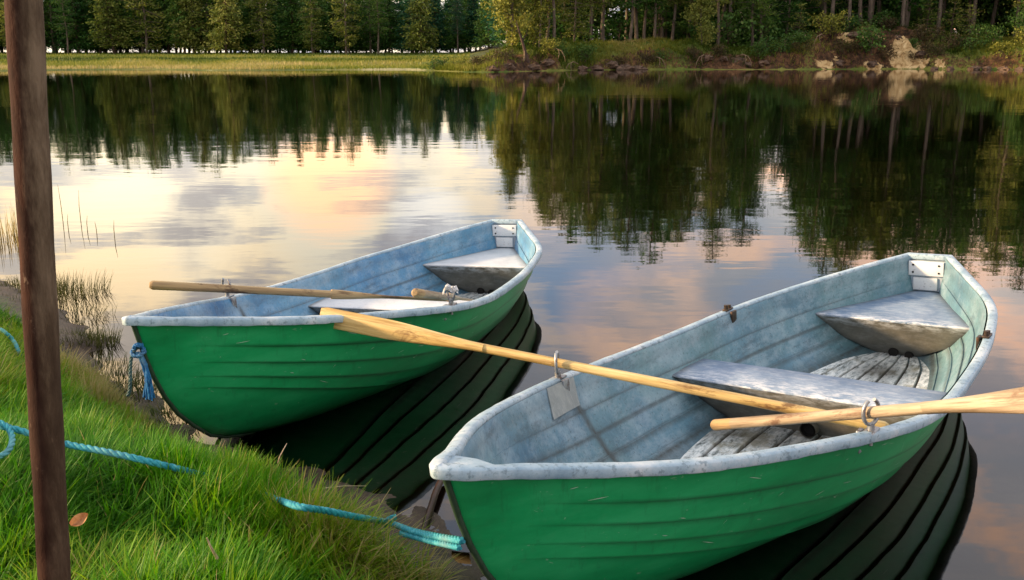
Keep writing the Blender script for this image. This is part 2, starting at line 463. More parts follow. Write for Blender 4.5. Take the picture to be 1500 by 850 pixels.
def make_boat(label, w, rx, inner, seatm, spare, ang):
    X, Y, Z, yaw, pit, rol = w
    R = Euler((rol, pit, yaw), 'XYZ').to_matrix()
    loc = Vector((X, Y, Z)) + R @ BOFF
    root = thing('rowing_boat', label, 'rowing boat', loc, (rol, pit, yaw), 'rowing boats moored at the bank')
    def fin(mb, name, mats, parent=root, attrs=None, smooth=True):
        mb.v = [(v[0] - BOFF.x, v[1] - BOFF.y, v[2] - BOFF.z) for v in mb.v]
        return mb.build(name, mats, parent, smooth, attrs)
    # hull
    mb = MB(); shell(mb, 0, False)
    tr = [sect(4.28, t)[:2] for t in (0, .004, .04, .1, .2, .35, .5, .65, .8, 1)]
    pts = [(4.28, y, z) for y, z in tr] + [(4.28, -y, z) for y, z in tr[::-1][:-1]]
    mb.add(pts, [tuple(range(len(pts)))])
    r0 = random.Random(5)
    for (sx, st, dx, dt) in ((1.75, .80, .10, .03), (1.62, .86, .02, -.10), (1.9, .88, .02, .02), (2.05, .92, .05, .01), (1.0, .70, .02, .02),
                             (2.3, .9, .03, .01), (2.0, .74, .012, -.05), (1.45, .9, .03, 0), (1.2, .62, .04, .02), (.35, .82, .05, .03), (1.62, .55, .015, -.1)) + tuple((r0.uniform(.3, 3.2), r0.uniform(.45, .95), r0.choice([.012, .02, .03, .05]) , r0.uniform(-.03, .03)) for _ in range(26)):
        a = []
        for k in range(5):
            f = k / 4
            x = sx + dx * f; t = min(st + dt * f, .97)
            for q in (-1, 1):
                y, z = sect(x, min(max(t + q * .0022 * math.sin(math.pi * (f * .9 + .05)), .02), .99), .003 + (lambda tb: .011 * max(0, 1 - (t - [q for q in tb if q <= t][-1]) / .2) ** 1.4 if t < tb[5] else .011 * (1 - (t - tb[5]) / (1 - tb[5])) ** 1.4)(tbx(x)))
                a.append((x, -y, z))
        mb.add(a, [(2 * k, 2 * k + 1, 2 * k + 3, 2 * k + 2) for k in range(4)], 1)
    V = np.array(mb.v)
    wz = (np.array(R) @ V.T).T[:, 2] + Z
    gr = np.clip(sm(.06, -.02, wz), 0, 1) * .6 + .5 * sm(.16, .03, wz)
    TT = np.array([(v[2] - np.interp(v[0], KX, KZ)) / (z_g(v[0]) - .015 - np.interp(v[0], KX, KZ)) for v in V]); TBV = np.array([tbx(v[0]) for v in V])
    for j in (2, 3, 4, 5): gr = np.maximum(gr, 1.0 * np.exp(-(np.minimum(TT - TBV[:, j] - .002, 0) / .022) ** 2) * (TT < TBV[:, j] + .003) * sm(.2, .6, V[:, 0]))  # shade under each strake ledge painted into the hull colour
    fin(mb, 'hull', [M['hull'], M['scratch']], attrs={'grime_shade': np.clip(gr, 0, 1)})
    # stem and keel band
    mb = MB(); rows = []
    for x, z in [(.036, -.03)] + [(x - .004, z) for x, z in zip(KX[1:9], KZ[1:9])] + [(x, float(np.interp(x, KX, KZ)) - .004) for x in np.linspace(.6, 4.27, 26)]:
        rows.append((x, 0, z))
    mb.tube(rows, [.009] * len(rows), 8)
    fin(mb, 'keel_band', M['dark'])
    # inner hull
    mb = MB(); shell(mb, .018, True, .45, np.unique(np.concatenate([XS, np.linspace(rx - .08, rx + .28, 28)])))
    pts = [(4.262, max(y - .018, 0), z) for y, z in tr] + [(4.262, -max(y - .018, 0), z) for y, z in tr[::-1][:-1]]
    mb.add(pts, [tuple(range(len(pts)))[::-1]])
    V = np.array(mb.v)
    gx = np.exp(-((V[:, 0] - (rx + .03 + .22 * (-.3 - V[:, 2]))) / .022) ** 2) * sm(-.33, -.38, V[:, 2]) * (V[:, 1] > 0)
    gf = sm(FLZ + .06, FLZ + .01, V[:, 2]) * .6
    gl = .35 * np.exp(-((V[:, 2] - np.array([float(z_g(v[0])) for v in V]) + .05) / .02) ** 2)
    TT = np.array([(v[2] - np.interp(v[0], KX, KZ)) / (z_g(v[0]) - np.interp(v[0], KX, KZ)) for v in V])
    TBV = np.array([tbx(v[0]) for v in V])
    for j in (2, 3, 4, 5): gl = np.maximum(gl, .9 * np.exp(-((TT - TBV[:, j]) / .014) ** 2) * sm(.5, .9, V[:, 0]))  # strake creases darkened in the colour to deepen the ledge shading
    fin(mb, 'inner_hull', inner, attrs={'grime_shade': np.clip(gx * 1.1 + gf + gl, 0, 1)})
    # gunwale: rounded lip swept from the transom round the bow and back
    q = np.linspace(0, 1, 90) ** 2 * LB
    path = [(x, float(b_out(x)), float(z_g(x))) for x in q[::-1]] + [(x, -float(b_out(x)), float(z_g(x))) for x in q[1:]]
    prof = [(.001, -.029), (0, -.027), (-.001, -.005), (.002, -.001), (.010, .002), (.030, .003), (.038, .000), (.041, -.004), (.041, -.026), (.028, -.030)]
    rows = []
    for i, p in enumerate(path):
        a, c = path[max(i - 1, 0)], path[min(i + 1, len(path) - 1)]
        tx, ty = c[0] - a[0], c[1] - a[1]; n = math.hypot(tx, ty); nx, ny = -ty / n, tx / n    # left of travel
        row = []
        for d, h in prof:
            yy = p[1] + ny * d
            if p[1] > 0: yy = max(yy, 0.0)
            if p[1] < 0: yy = min(yy, 0.0)
            jt = .0009 * math.sin(p[0] * 31 + d * 90 + (1 if p[1] > 0 else 4)) * math.sin(p[0] * 11.3) + .0004 * math.sin(p[0] * 83)
            row.append((p[0] + nx * d, yy, p[2] + h + (jt if h > -.02 else jt * 1.6)))
        rows.append(row)
    mb = MB(); mb.grid(rows, closed=True, flip=True)
    # small deck plate closing the tip of the bow
    k = [(float(x), float(b_out(x))) for x in np.linspace(.03, .16, 8)]
    top = [(x, max(y - .04, .001), float(z_g(x)) - .004) for x, y in k]; bot = [(x, -max(y - .04, .001), float(z_g(x)) - .004) for x, y in k]
    mb.grid([[a, ((a[0] + b[0]) / 2, 0, a[2] + .006), b] for a, b in zip(top, bot)])
    # cap over the transom
    mb.box(Matrix.Translation((4.275, 0, float(z_g(4.28)) - .013)), .045, .235, .034, .008)
    fin(mb, 'gunwale', M['gunwale'])
    # transom board inside, with its two pads
    mb = MB()
    zb, zt = STZ + .004, float(z_g(4.25)) - .03
    th = .016
    for xo, fl in ((4.245, False), (4.261, True)):
        mb.grid([[(xo, -inner_y(4.22, z, .018) * .995, z), (xo, 0, z), (xo, inner_y(4.22, z, .018) * .995, z)] for z in np.linspace(zb, zt, 6)], flip=not fl)
    tb = fin(mb, 'transom_board', M['plate2'])
    mb = MB()
    mb.box(Matrix.Translation((4.236, 0, zt - .045)), .016, .196, .085, .003)
    for yy in (-.072, .072):
        for zz in (-.022, .022):
            mb.tube([(4.229, yy, zt - .045 + zz), (4.224, yy, zt - .045 + zz)], .006, 8, 1)
    fin(mb, 'motor_pad', [M['plate'], M['hole']], tb)
    mb = MB()
    mb.box(Matrix.Translation((4.239, .004, zt - .137)), .012, .135, .075, .003)
    fin(mb, 'motor_pad', M['plate'], tb)
    # floor boards, lengthwise with grooves
    xs = np.linspace(.75, 3.9, 40); rows = []; gr = []
    prof = []
    ny = 7; bw = .112
    for k in range(ny):
        c = (k - (ny - 1) / 2) * (bw + .026)
        prof += [(c - bw / 2 - .010, -.016), (c - bw / 2, 0), (c + bw / 2, 0), (c + bw / 2 + .010, -.016)]
    for x in xs:
        yi = inner_y(x, FLZ, .006); r = []
        sc = min(1, yi / .47)
        for y, dz in prof:
            r.append((x, y * sc * 1.0, FLZ + dz + .0 * abs(y)))
            d = abs(y * sc)
            g = 0.0
            g += .9 * math.exp(-((x - 3.36) / .16) ** 2 - ((y * sc + .02) / .16) ** 2)
            g += .6 * math.exp(-((x - 2.2) / .12) ** 2)
            g += .85 if dz < 0 else 0
            gr.append(min(g, 1))
        rows.append(r)
    mb = MB(); mb.grid(rows)
    fin(mb, 'floor_boards', M['floor'], attrs={'grime_shade': gr}, smooth=False)
    # midships thwart: a moulded box seat, front face raked under
    mb = MB()
    x0, x1 = 2.20, 2.51
    def rowx(x, z): 
        y = inner_y(x, z, .016)
        return [(x, yy, z) for yy in y * np.array([-1, -.97, -.93, -.8, -.6, -.4, -.2, 0, .2, .4, .6, .8, .93, .97, 1])]
    mb.grid([rowx(x0 + .012, TWZ - .012), rowx(x0, TWZ - .006) , rowx(x0 + .012, TWZ), rowx((x0 + x1) / 2, TWZ + .004), rowx(x1 - .012, TWZ), rowx(x1, TWZ - .01)], 0, flip=True)
    mb.grid([rowx(x0 + .012, TWZ - .012), rowx(x0 + .07, -.58), rowx(x0 + .13, -.66), rowx(x0 + .18, FLZ - .01)], 1)
    mb.grid([rowx(x1, TWZ - .01), rowx(x1, -.62), rowx(x1, FLZ - .01)], 1, flip=True)
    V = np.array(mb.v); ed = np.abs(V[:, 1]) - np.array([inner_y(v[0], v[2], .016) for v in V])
    tw = fin(mb, 'thwart', [seatm, M['seat_front']], attrs={'wear': np.exp(-((V[:, 0] - x0) / .03) ** 2) * (V[:, 2] > TWZ - .02), 'grime_shade': np.exp(-(ed / .03) ** 2) * .9})  # colour darker where the thwart meets the hull walls
    mb = MB()                            # drain pipe through the foot of the thwart
    mb.tube([(x0 + .10, -.03, -.695), (x0 + .2, -.03, -.695)], .036, 18, 0, False)
    mb.tube([(x0 + .10, -.03, -.695), (x0 + .2, -.03, -.695)], .030, 18, 1, False)
    mb.add([(x0 + .125, -.03 + .031 * math.cos(a), -.695 + .031 * math.sin(a)) for a in np.linspace(0, 2 * np.pi, 18, endpoint=False)], [tuple(range(18))], 1)
    fin(mb, 'drain_pipe', [M['seat_front'], M['hole']], tw)
    # stern seat
    mb = MB(); x0 = 3.53
    xs = [x0 + .010] + list(np.linspace(x0 + .03, 4.245, 10))
    mb.grid([rowx(x0 + .006, STZ - .014)] + [rowx(x0, STZ - .006)] + [rowx(x, STZ + (.0 if i else -.001)) for i, x in enumerate(xs)], 0, flip=True)
    mb.grid([rowx(x0 + .006, STZ - .014), rowx(x0 + .05, -.57), rowx(x0 + .10, -.65), rowx(x0 + .16, -.735), rowx(x0 + .19, -.775)], 1)
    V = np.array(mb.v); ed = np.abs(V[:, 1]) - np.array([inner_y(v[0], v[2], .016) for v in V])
    ss = fin(mb, 'stern_seat', [seatm, M['seat_front']], attrs={'wear': np.exp(-((V[:, 0] - x0) / .05) ** 2) * (V[:, 2] > STZ - .02), 'grime_shade': np.maximum(np.exp(-(ed / .03) ** 2) * .8, sm(-.68, -.76, V[:, 2]) * .8)})  # colour darker along the hull walls and towards the foot of the front
    mb = MB()
    mb.tube([(x0 + .125, .01, -.715), (x0 + .2, .01, -.715)], .026, 14, 0)
    mb.tube([(x0 + .128, -.07, -.725), (x0 + .2, -.07, -.725)], .022, 14, 0)
    fin(mb, 'drain_hole', M['hole'], ss)
    # rowlocks
    def rowlock(x, side, angle, op=2.75 if spare else 2.4):
        y = float(b_out(x)) - .026; z = float(z_g(x)) + .004
        mb = MB()
        mb.tube([(x, side * y, z - .05), (x, side * y, z + .025)], .007, 10)
        arc = []
        for a in np.linspace(-op, op, 19):
            r = .033
            u = r * math.sin(a); v = -r * math.cos(a) * 1.25
            arc.append((x + u * math.cos(angle), side * y + u * math.sin(angle), z + .062 + v))
        mb.tube(arc, [.0065] * len(arc), 8)
        r_ = fin(mb, 'rowlock', M['metal'])
        mb = MB()
        mb.box(Matrix.Translation((x, side * y, z - .002)), .075, .036, .010, .003)
        mb.box(Matrix.Translation((x, side * (y - .034), z - .04)), .04, .014, .075, .003)
        mb.tube([(x, side * y, z), (x, side * y, z + .022)], .012, 10)
        fin(mb, 'rowlock_socket', M['metal'], r_)
        return Vector((x, side * y, z + .060))
    P = [rowlock(rx, 1, ang[0]), rowlock(rx, -1, ang[1])]
    # backing plates on the wall under the rowlocks
    for side in ((1,) if spare else ()):
        mb = MB(); rows = []; rows2 = []
        for x in np.linspace(rx - .17, rx + .10, 9):
            for rw, ins in ((rows, .0222), (rows2, .016)):
                rw.append([(x - .22 * (1 - t), *(lambda q: (side * q[0], q[1]))(sect(x - .22 * (1 - t), t, 0, ins))) for t in np.linspace(1.0, .79, 5)])
        mb.grid(rows, flip=side < 0)
        mb.grid([rows[0], rows2[0]]); mb.grid([rows[-1], rows2[-1]], flip=True)
        mb.grid([[r[-1] for r in rows], [r[-1] for r in rows2]], flip=True)
        fin(mb, 'backing_plate', M['backing'])
    if spare:
        for side in (1, -1):
            x = 2.876; y = float(b_out(x)) - .026; z = float(z_g(x))
            mb = MB()
            mb.box(Matrix.Translation((x, side * y, z + .008)), .07, .03, .010, .003)
            mb.tube([(x - .018, side * y, z + .01), (x - .018, side * y, z + .034)], .011, 10)
            mb.tube([(x + .02, side * y, z + .01), (x + .02, side * y, z + .026)], .009, 10)
            mb.box(Matrix.Translation((x, side * (y - .032), z - .028)), .05, .014, .06, .003)
            fin(mb, 'empty_socket', M['rusty'])
    def tow(p): return Vector((X, Y, Z)) + R @ Vector(p)
    return root, tow, R, [tow(p) for p in P]

M['scratch'] = mat_simple('pale_scratch', (.35, .5, .4), (.55, .66, .58), 60, .7)
M['plate2'] = mat_seat('transom_paint', (.15, .22, .30), (.24, .31, .39), (.34, .41, .48))
M['backing'] = mat_seat('grey_backing', (.15, .19, .20), (.22, .26, .27), (.30, .34, .34))
M['rusty'] = mat_metal('rusty_steel', (.06, .045, .035))
WN = (-.1881, 2.0845, .6549, .9096, -.0194, -.0712)
WF = (-1.3723, 3.223, .7035, 1.2587, .019, -.0468)
near_boat, tow_n, RN, RL_N = make_boat('near green rowing boat with chalky blue inside and two oars laid across it', WN, 1.342, M['inner'], M['seat'], True, (.49, -.45))
far_boat, tow_f, RF, RL_F = make_boat('far green rowing boat behind the other, with blue rope hanging from its stem', WF, 1.50, M['inner_blue'], M['seat_pale'], False, (1.2, .9))

# ------------------------------------------------------------------ oars
def make_oar(label, handle, through, length, blade_len, blade_w, mat, roll, shaft_r=.021, tip_mat=None):
    h, p = Vector(handle), Vector(through)
    d = (p - h).normalized()
    up = Vector((0, 0, 1)); yv = up.cross(d).normalized(); zv = d.cross(yv)
    vw = Vector((0, 0, CH)) - (h + d * (length - blade_len * .4))
    roll = math.atan2(-vw.dot(yv), vw.dot(zv)) + roll
    Mx = Matrix((d, yv, zv)).transposed() @ Matrix.Rotation(roll, 3, 'X')
    root = thing('oar', label, 'oar', h, Mx.to_euler(), 'wooden oars lying in the boats')
    ls = length - blade_len
    mb = MB()
    xs = np.linspace(0, ls + .02, 26)
    rr = [shaft_r * (1.0 - .12 * x / ls) * (1 + .02 * math.sin(x * 9)) for x in xs]
    rr[0] *= .55
    mb.tube([(x, 0, 0) for x in xs], rr, 14)
    sh = mb.build('shaft', mat, root)
    mb = MB()
    mb.tube([(-.004, 0, 0), (.004, 0, 0), (.012, 0, 0), (.10, 0, 0), (.13, 0, 0)], [shaft_r * .6, shaft_r * .9, shaft_r * 1.06, shaft_r * 1.02, shaft_r * .97], 14)
    mb.build('grip', M['oar_grey'] if mat is not M['oar_yellow'] else mat, root)
    mb = MB(); rows = []
    for f in np.linspace(0, 1, 26):
        x = ls + f * blade_len
        w = shaft_r * .9 + (blade_w / 2 - shaft_r * .9) * float(sm(0.0, .62, f))
        if f > .96: w *= 1 - .16 * ((f - .96) / .04) ** 2
        tk = shaft_r * .88 * (1 - float(sm(0, .5, f))) + .007
        tk *= 1.0 if f < .98 else .7
        n = 16
        rows.append([(x, w * math.copysign(abs(math.cos(a)) ** .8, math.cos(a)), tk * math.copysign(abs(math.sin(a)) ** 1.2, math.sin(a))) for a in [2 * math.pi * k / n for k in range(n)]])
    mb.grid(rows, closed=True)
    mb.add(rows[-1], [tuple(range(16))])
    mb.add(rows[0], [tuple(range(16))[::-1]])
    mb.build('blade', mat, root)
    return root

def inboat(W, px, py, zb):               # point seen at (px,py) at height zb in the boat's own frame
    X, Y, Z, yaw, pit, rol = W
    R = Euler((rol, pit, yaw), 'XYZ').to_matrix(); Ri = R.transposed()
    C = Ri @ (Vector((0, 0, CH)) - Vector((X, Y, Z))); v = Ri @ ray(px, py)
    return Vector((X, Y, Z)) + R @ (C + v * ((zb - C.z) / v.z))

def proj(P):
    x, y, z = P[0], P[1], P[2] - CH
    dep = y * math.cos(TH) - z * math.sin(TH); up = y * math.sin(TH) + z * math.cos(TH)
    return 750 + F * x / dep, 425 - F * up / dep

def reach(h, p, px):                     # length from h through p at which the line reaches photo column px
    d = (p - h).normalized(); lo, hi = .2, 4.5
    s = 1 if px > proj(h)[0] else -1
    for _ in range(50):
        m = (lo + hi) / 2
        if (proj(h + d * m)[0] - px) * s < 0: lo = m
        else: hi = m
    return lo

h = inboat(WN, 1300, 627, -.40); p = RL_N[0]
make_oar('yellow varnished oar lying across the near boat with its blade out to the left', h, p, reach(h, p, 469), .74, .084, M['oar_yellow'], math.radians(-6), .0205)
h = inboat(WN, 1045, 623, -.44); p = RL_N[1]
make_oar('pale weathered oar in the near boat with its blade out to the right', h, p, (p - h).length + .20 + .78, .78, .096, M['oar_pale'], math.radians(-22), .0205)
h = inboat(WF, 220, 412.5, float(z_g(1.5)) + .10); p = inboat(WF, 345, 424, float(z_g(1.5)) + .085)
h2 = p + (h - p).normalized() * (h - p).length
q = inboat(WF, 640, 439, -.40)
d = (q - p).normalized(); h2 = p - d * .62
hx = reach(q, p, 220)
h2 = q + (p - q).normalized() * hx
make_oar('long grey brown oar in the far boat, its handle sticking out to the left', h2, p, hx + .10, .7, .07, M['oar_grey'], math.radians(82), .0215)
h = inboat(WF, 608, 429, float(z_g(1.5)) + .10); p = inboat(WF, 652, 432.5, float(z_g(1.5)) + .075)
q = inboat(WF, 690, 440, -.50)
make_oar('short looking oar stowed in the far boat, handle up and blade behind the near gunwale', h, q, 1.15, .5, .085, M['oar_pale'], math.radians(85), .021)

rg = RL_F[1]
mb = MB(); rows = []
for i in range(7):
    rows.append([rg * 0 + Vector(((i - 3) * .012 + random.gauss(0, .004), (j - 3) * .010 + random.gauss(0, .004), .03 + .025 * math.sin(i * 1.3 + j) * math.cos(j * .9) - .004 * (i - 3) ** 2)) for j in range(7)])
mb.grid(rows)
o = mb.build('rag', mat_simple('white_rag', (.6, .62, .65), (.75, .77, .78), 30, .8, transl=.2)); o.location = rg
tag(o, 'small crumpled white rag caught on the right rowlock of the far boat', 'rag')

# ------------------------------------------------------------------ near bank, lake bed
SHORE_PX = [(-700, 372), (-300, 385), (-60, 398), (40, 425), (85, 455), (118, 478), (152, 497), (150, 512), (120, 522), (150, 545), (205, 575), (255, 622),
            (318, 662), (372, 690), (445, 690), (530, 714), (592, 742), (655, 787), (700, 832), (740, 880), (800, 960), (900, 1120), (1100, 1500)]
SHORE = [at(x, y, 0) for x, y in SHORE_PX]
SHORE = np.array([(p.x, p.y) for p in SHORE])
POLY = np.vstack([SHORE, [(1.5, -6), (-40, -6), (-40, SHORE[0, 1])]])
def seg_dist(x, y, P):
    d = np.full(x.shape, 1e9)
    for a, b in zip(P[:-1], P[1:]):
        ab = b - a; t = np.clip(((x - a[0]) * ab[0] + (y - a[1]) * ab[1]) / (ab @ ab + 1e-12), 0, 1)
        d = np.minimum(d, np.hypot(x - a[0] - t * ab[0], y - a[1] - t * ab[1]))
    return d
def inside(x, y, P):
    c = np.zeros(x.shape, bool); n = len(P)
    for i in range(n):
        x0, y0 = P[i]; x1, y1 = P[(i + 1) % n]
        hit = ((y0 > y) != (y1 > y))
        xi = (x1 - x0) * (y - y0) / (y1 - y0 + 1e-12) + x0
        c ^= hit & (x < xi)
    return c
def sdist(x, y):
    return np.where(inside(x, y, POLY), 1, -1) * seg_dist(x, y, SHORE)
N1, N2, N3 = WNoise(1, 14), WNoise(2, 14), WNoise(3, 14)
def bank_h(x, y, d=None):
    x = np.asarray(x, float); y = np.asarray(y, float)
    if d is None: d = sdist(x, y)
    up = .035 * sm(0, .12, d) + .30 * sm(.06, .9, d) + .06 * sm(.8, 2.5, d)
    up = up + sm(.1, .5, d) * (.035 * N1(x, y, 5) + .018 * N2(x, y, 13))
    up = up + .008 * N3(x, y, 22) * sm(-.3, .1, d)
    dn = -(.05 + .20 * np.abs(d)) * sm(0, .25, -d) - .10 * np.clip(-d - 1.0, 0, 20)
    return np.maximum(np.where(d > 0, up, dn + .008 * N3(x, y, 22)), -1.7)

def mat_soil():
    t = NT('muddy_bank')
    geo = t.n('ShaderNodeNewGeometry'); sp = t.n('ShaderNodeSeparateXYZ'); t.l(geo.outputs['Position'], sp.inputs[0])
    n = t.noise(9, 8, .7); n2 = t.noise(60, 5, .7)
    mud = t.ramp(n, [(.35, (.018, .011, .006)), (.5, (.042, .026, .016)), (.68, (.085, .058, .038))])
    mud = t.mix(t.ramp(n2, [(.55, 0), (.68, .7)]), mud, (.03, .018, .01))
    turf = t.ramp(n, [(.35, (.012, .03, .006)), (.65, (.035, .06, .012))])
    m = t.n('ShaderNodeMapRange'); m.inputs[1].default_value = .06; m.inputs[2].default_value = .13
    t.l(sp.outputs[2], m.inputs[0])
    c = t.mix(m.outputs[0], mud, turf)
    b = t.n('ShaderNodeMapRange'); b.inputs[1].default_value = -.02; b.inputs[2].default_value = -.22
    t.l(sp.outputs[2], b.inputs[0])
    bed = t.ramp(n, [(.35, (.010, .008, .004)), (.65, (.03, .024, .012))])
    c = t.mix(b.outputs[0], c, bed)
    return t.bsdf(c, .6, .4, bump=n2, bd=.012, bstr=.6)
xs = np.concatenate([np.linspace(-14, -4.2, 40), np.linspace(-4.1, 2.2, 290), np.linspace(2.3, 14, 40)])
ys = np.concatenate([np.linspace(-5, .6, 24), np.linspace(.65, 9, 330), np.linspace(9.1, 30, 40)])
GX, GY = np.meshgrid(xs, ys)
GZ = bank_h(GX, GY)
nx_, ny_ = len(xs), len(ys)
idx = np.arange(nx_ * ny_).reshape(ny_, nx_)
quads = np.stack([idx[:-1, :-1], idx[:-1, 1:], idx[1:, 1:], idx[1:, :-1]], -1).reshape(-1, 4)
tag(mesh_obj('grassy_bank', np.stack([GX, GY, GZ], -1).reshape(-1, 3), quads, [mat_soil()], smooth=True), kind='structure')
bed = MB(); bed.add([(-4000, -300, -1.75), (4000, -300, -1.75), (4000, 7500, -1.75), (-4000, 7500, -1.75)], [(0, 1, 2, 3)])
tag(bed.build('lake_bed', mat_simple('lake_bed_mud', (.012, .010, .005), (.03, .025, .012), 1.5, .9)), kind='structure')

# ------------------------------------------------------------------ water, open where the hulls sit in it
def waterline(W):
    X, Y, Z, yaw, pit, rol = W
    R = np.array(Euler((rol, pit, yaw), 'XYZ').to_matrix()); O = np.array([X, Y, Z])
    st, po = [], []
    ts = np.concatenate([np.linspace(0, .02, 20), np.linspace(.022, .6, 160)])
    for x in np.linspace(.5, 4.279, 60):
        ok = []
        for s in (-1, 1):
            prev = None; hit = None
            for t in ts:
                y, z = sect(x, t, 0, .008); P = O + R @ np.array([x, s * y, z])
                if P[2] > 0:
                    if prev is not None: hit = prev + (P - prev) * (0 - prev[2]) / (P[2] - prev[2])
                    break
                prev = P
            ok.append(hit)
        if ok[0] is not None and ok[1] is not None and np.linalg.norm(ok[0] - ok[1]) > .006:
            st.append(ok[0]); po.append(ok[1])
    return [(p[0], p[1], 0) for p in st] + [(p[0], p[1], 0) for p in po[::-1]]

def mat_water():
    t = NT('lake_water')
    tc = t.n('ShaderNodeTexCoord').outputs['Object']
    def nz(sc, stx, sty, det, r=.5):
        mp = t.n('ShaderNodeMapping'); mp.inputs['Scale'].default_value = (stx, sty, 1); t.l(tc, mp.inputs[0])
        n = t.n('ShaderNodeTexNoise'); n.inputs['Scale'].default_value = sc; n.inputs['Detail'].default_value = det
        n.inputs['Roughness'].default_value = r; t.l(mp.outputs[0], n.inputs['Vector']); return n.outputs['Fac']
    h = t.math('ADD', t.math('MULTIPLY', nz(1.3, .55, 1.5, 2), .012), t.math('MULTIPLY', nz(5.0, .7, 1.4, 2), .0022))
    h = t.math('ADD', h, t.math('MULTIPLY', nz(.22, .5, 1.6, 2), .03))
    b = t.n('ShaderNodeBump'); b.inputs['Strength'].default_value = WAVE; b.inputs['Distance'].default_value = 1.0
    t.l(h, b.inputs['Height'])
    gl = t.n('ShaderNodeBsdfGlossy'); gl.inputs['Roughness'].default_value = .022; gl.inputs['Color'].default_value = (.97, .97, .97, 1)
    t.l(b.outputs[0], gl.inputs['Normal'])
    tr = t.n('ShaderNodeBsdfTransparent'); tr.inputs['Color'].default_value = (.30, .21, .11, 1)
    fr = t.n('ShaderNodeFresnel'); fr.inputs['IOR'].default_value = 1.6
    t.l(b.outputs[0], fr.inputs['Normal'])
    mx = t.n('ShaderNodeMixShader'); t.l(fr.outputs[0], mx.inputs[0]); t.l(tr.outputs[0], mx.inputs[1]); t.l(gl.outputs[0], mx.inputs[2])
    t.l(mx.outputs[0], t.out.inputs['Surface']); return t.mat
WAVE = .17
def build_water():
    import bmesh
    bm = bmesh.new(); edges = []
    loops = [[(-4000, -300, 0), (4000, -300, 0), (4000, 7500, 0), (-4000, 7500, 0)], waterline(WN), waterline(WF)]
    for lp in loops:
        vs_ = [bm.verts.new(p) for p in lp]
        for i in range(len(vs_)): edges.append(bm.edges.new((vs_[i], vs_[(i + 1) % len(vs_)])))
    bmesh.ops.triangle_fill(bm, edges=edges, use_beauty=True, use_dissolve=False)
    for f in bm.faces:
        if f.normal.z < 0: f.normal_flip()
    me = bpy.data.meshes.new('water'); bm.to_mesh(me); bm.free()
    me.materials.append(mat_water())
    o = bpy.data.objects.new('water', me); COL.objects.link(o)
    return tag(o, kind='structure')
build_water()

# ------------------------------------------------------------------ grass on the near bank
def blades_mesh(name, bx, by, bz, L, wd, ang, lean, tint, seg, mat, curl=1.0):
    n = len(bx); k = seg + 1
    s = np.linspace(0, 1, k)[None, :]
    bend = lean[:, None] * (.35 + .65 * s ** .8) * curl
    # integrate direction along the blade
    ds = L[:, None] / seg
    hx = np.cumsum(np.sin(bend) * ds, 1) - (np.sin(bend) * ds)[:, :1]
    hz = np.cumsum(np.cos(bend) * ds, 1) - (np.cos(bend) * ds)[:, :1]
    cx, cy = np.cos(ang)[:, None], np.sin(ang)[:, None]
    px = bx[:, None] + hx * cx; py = by[:, None] + hx * cy; pz = bz[:, None] + hz
    w = wd[:, None] * (1 - s ** 2.2) * .5 + 2e-4
    tw = ang[:, None] + math.pi / 2 + RNG.normal(0, .5, n)[:, None]
    ox, oy = np.cos(tw) * w, np.sin(tw) * w
    V = np.empty((n, k, 2, 3), np.float32)
    V[:, :, 0, 0] = px - ox; V[:, :, 0, 1] = py - oy; V[:, :, 0, 2] = pz
    V[:, :, 1, 0] = px + ox; V[:, :, 1, 1] = py + oy; V[:, :, 1, 2] = pz
    base = (np.arange(n) * k * 2)[:, None] + (np.arange(seg) * 2)[None, :]
    Q = np.stack([base, base + 1, base + 3, base + 2], -1).reshape(-1, 4)
    tt = np.clip(tint[:, None] + .10 * (s - .4), 0, 1)
    tt = np.repeat(tt[:, :, None], 2, 2).ravel()
    return mesh_obj(name, V.reshape(-1, 3), Q, [mat], smooth=True, attrs={'tint': tt})

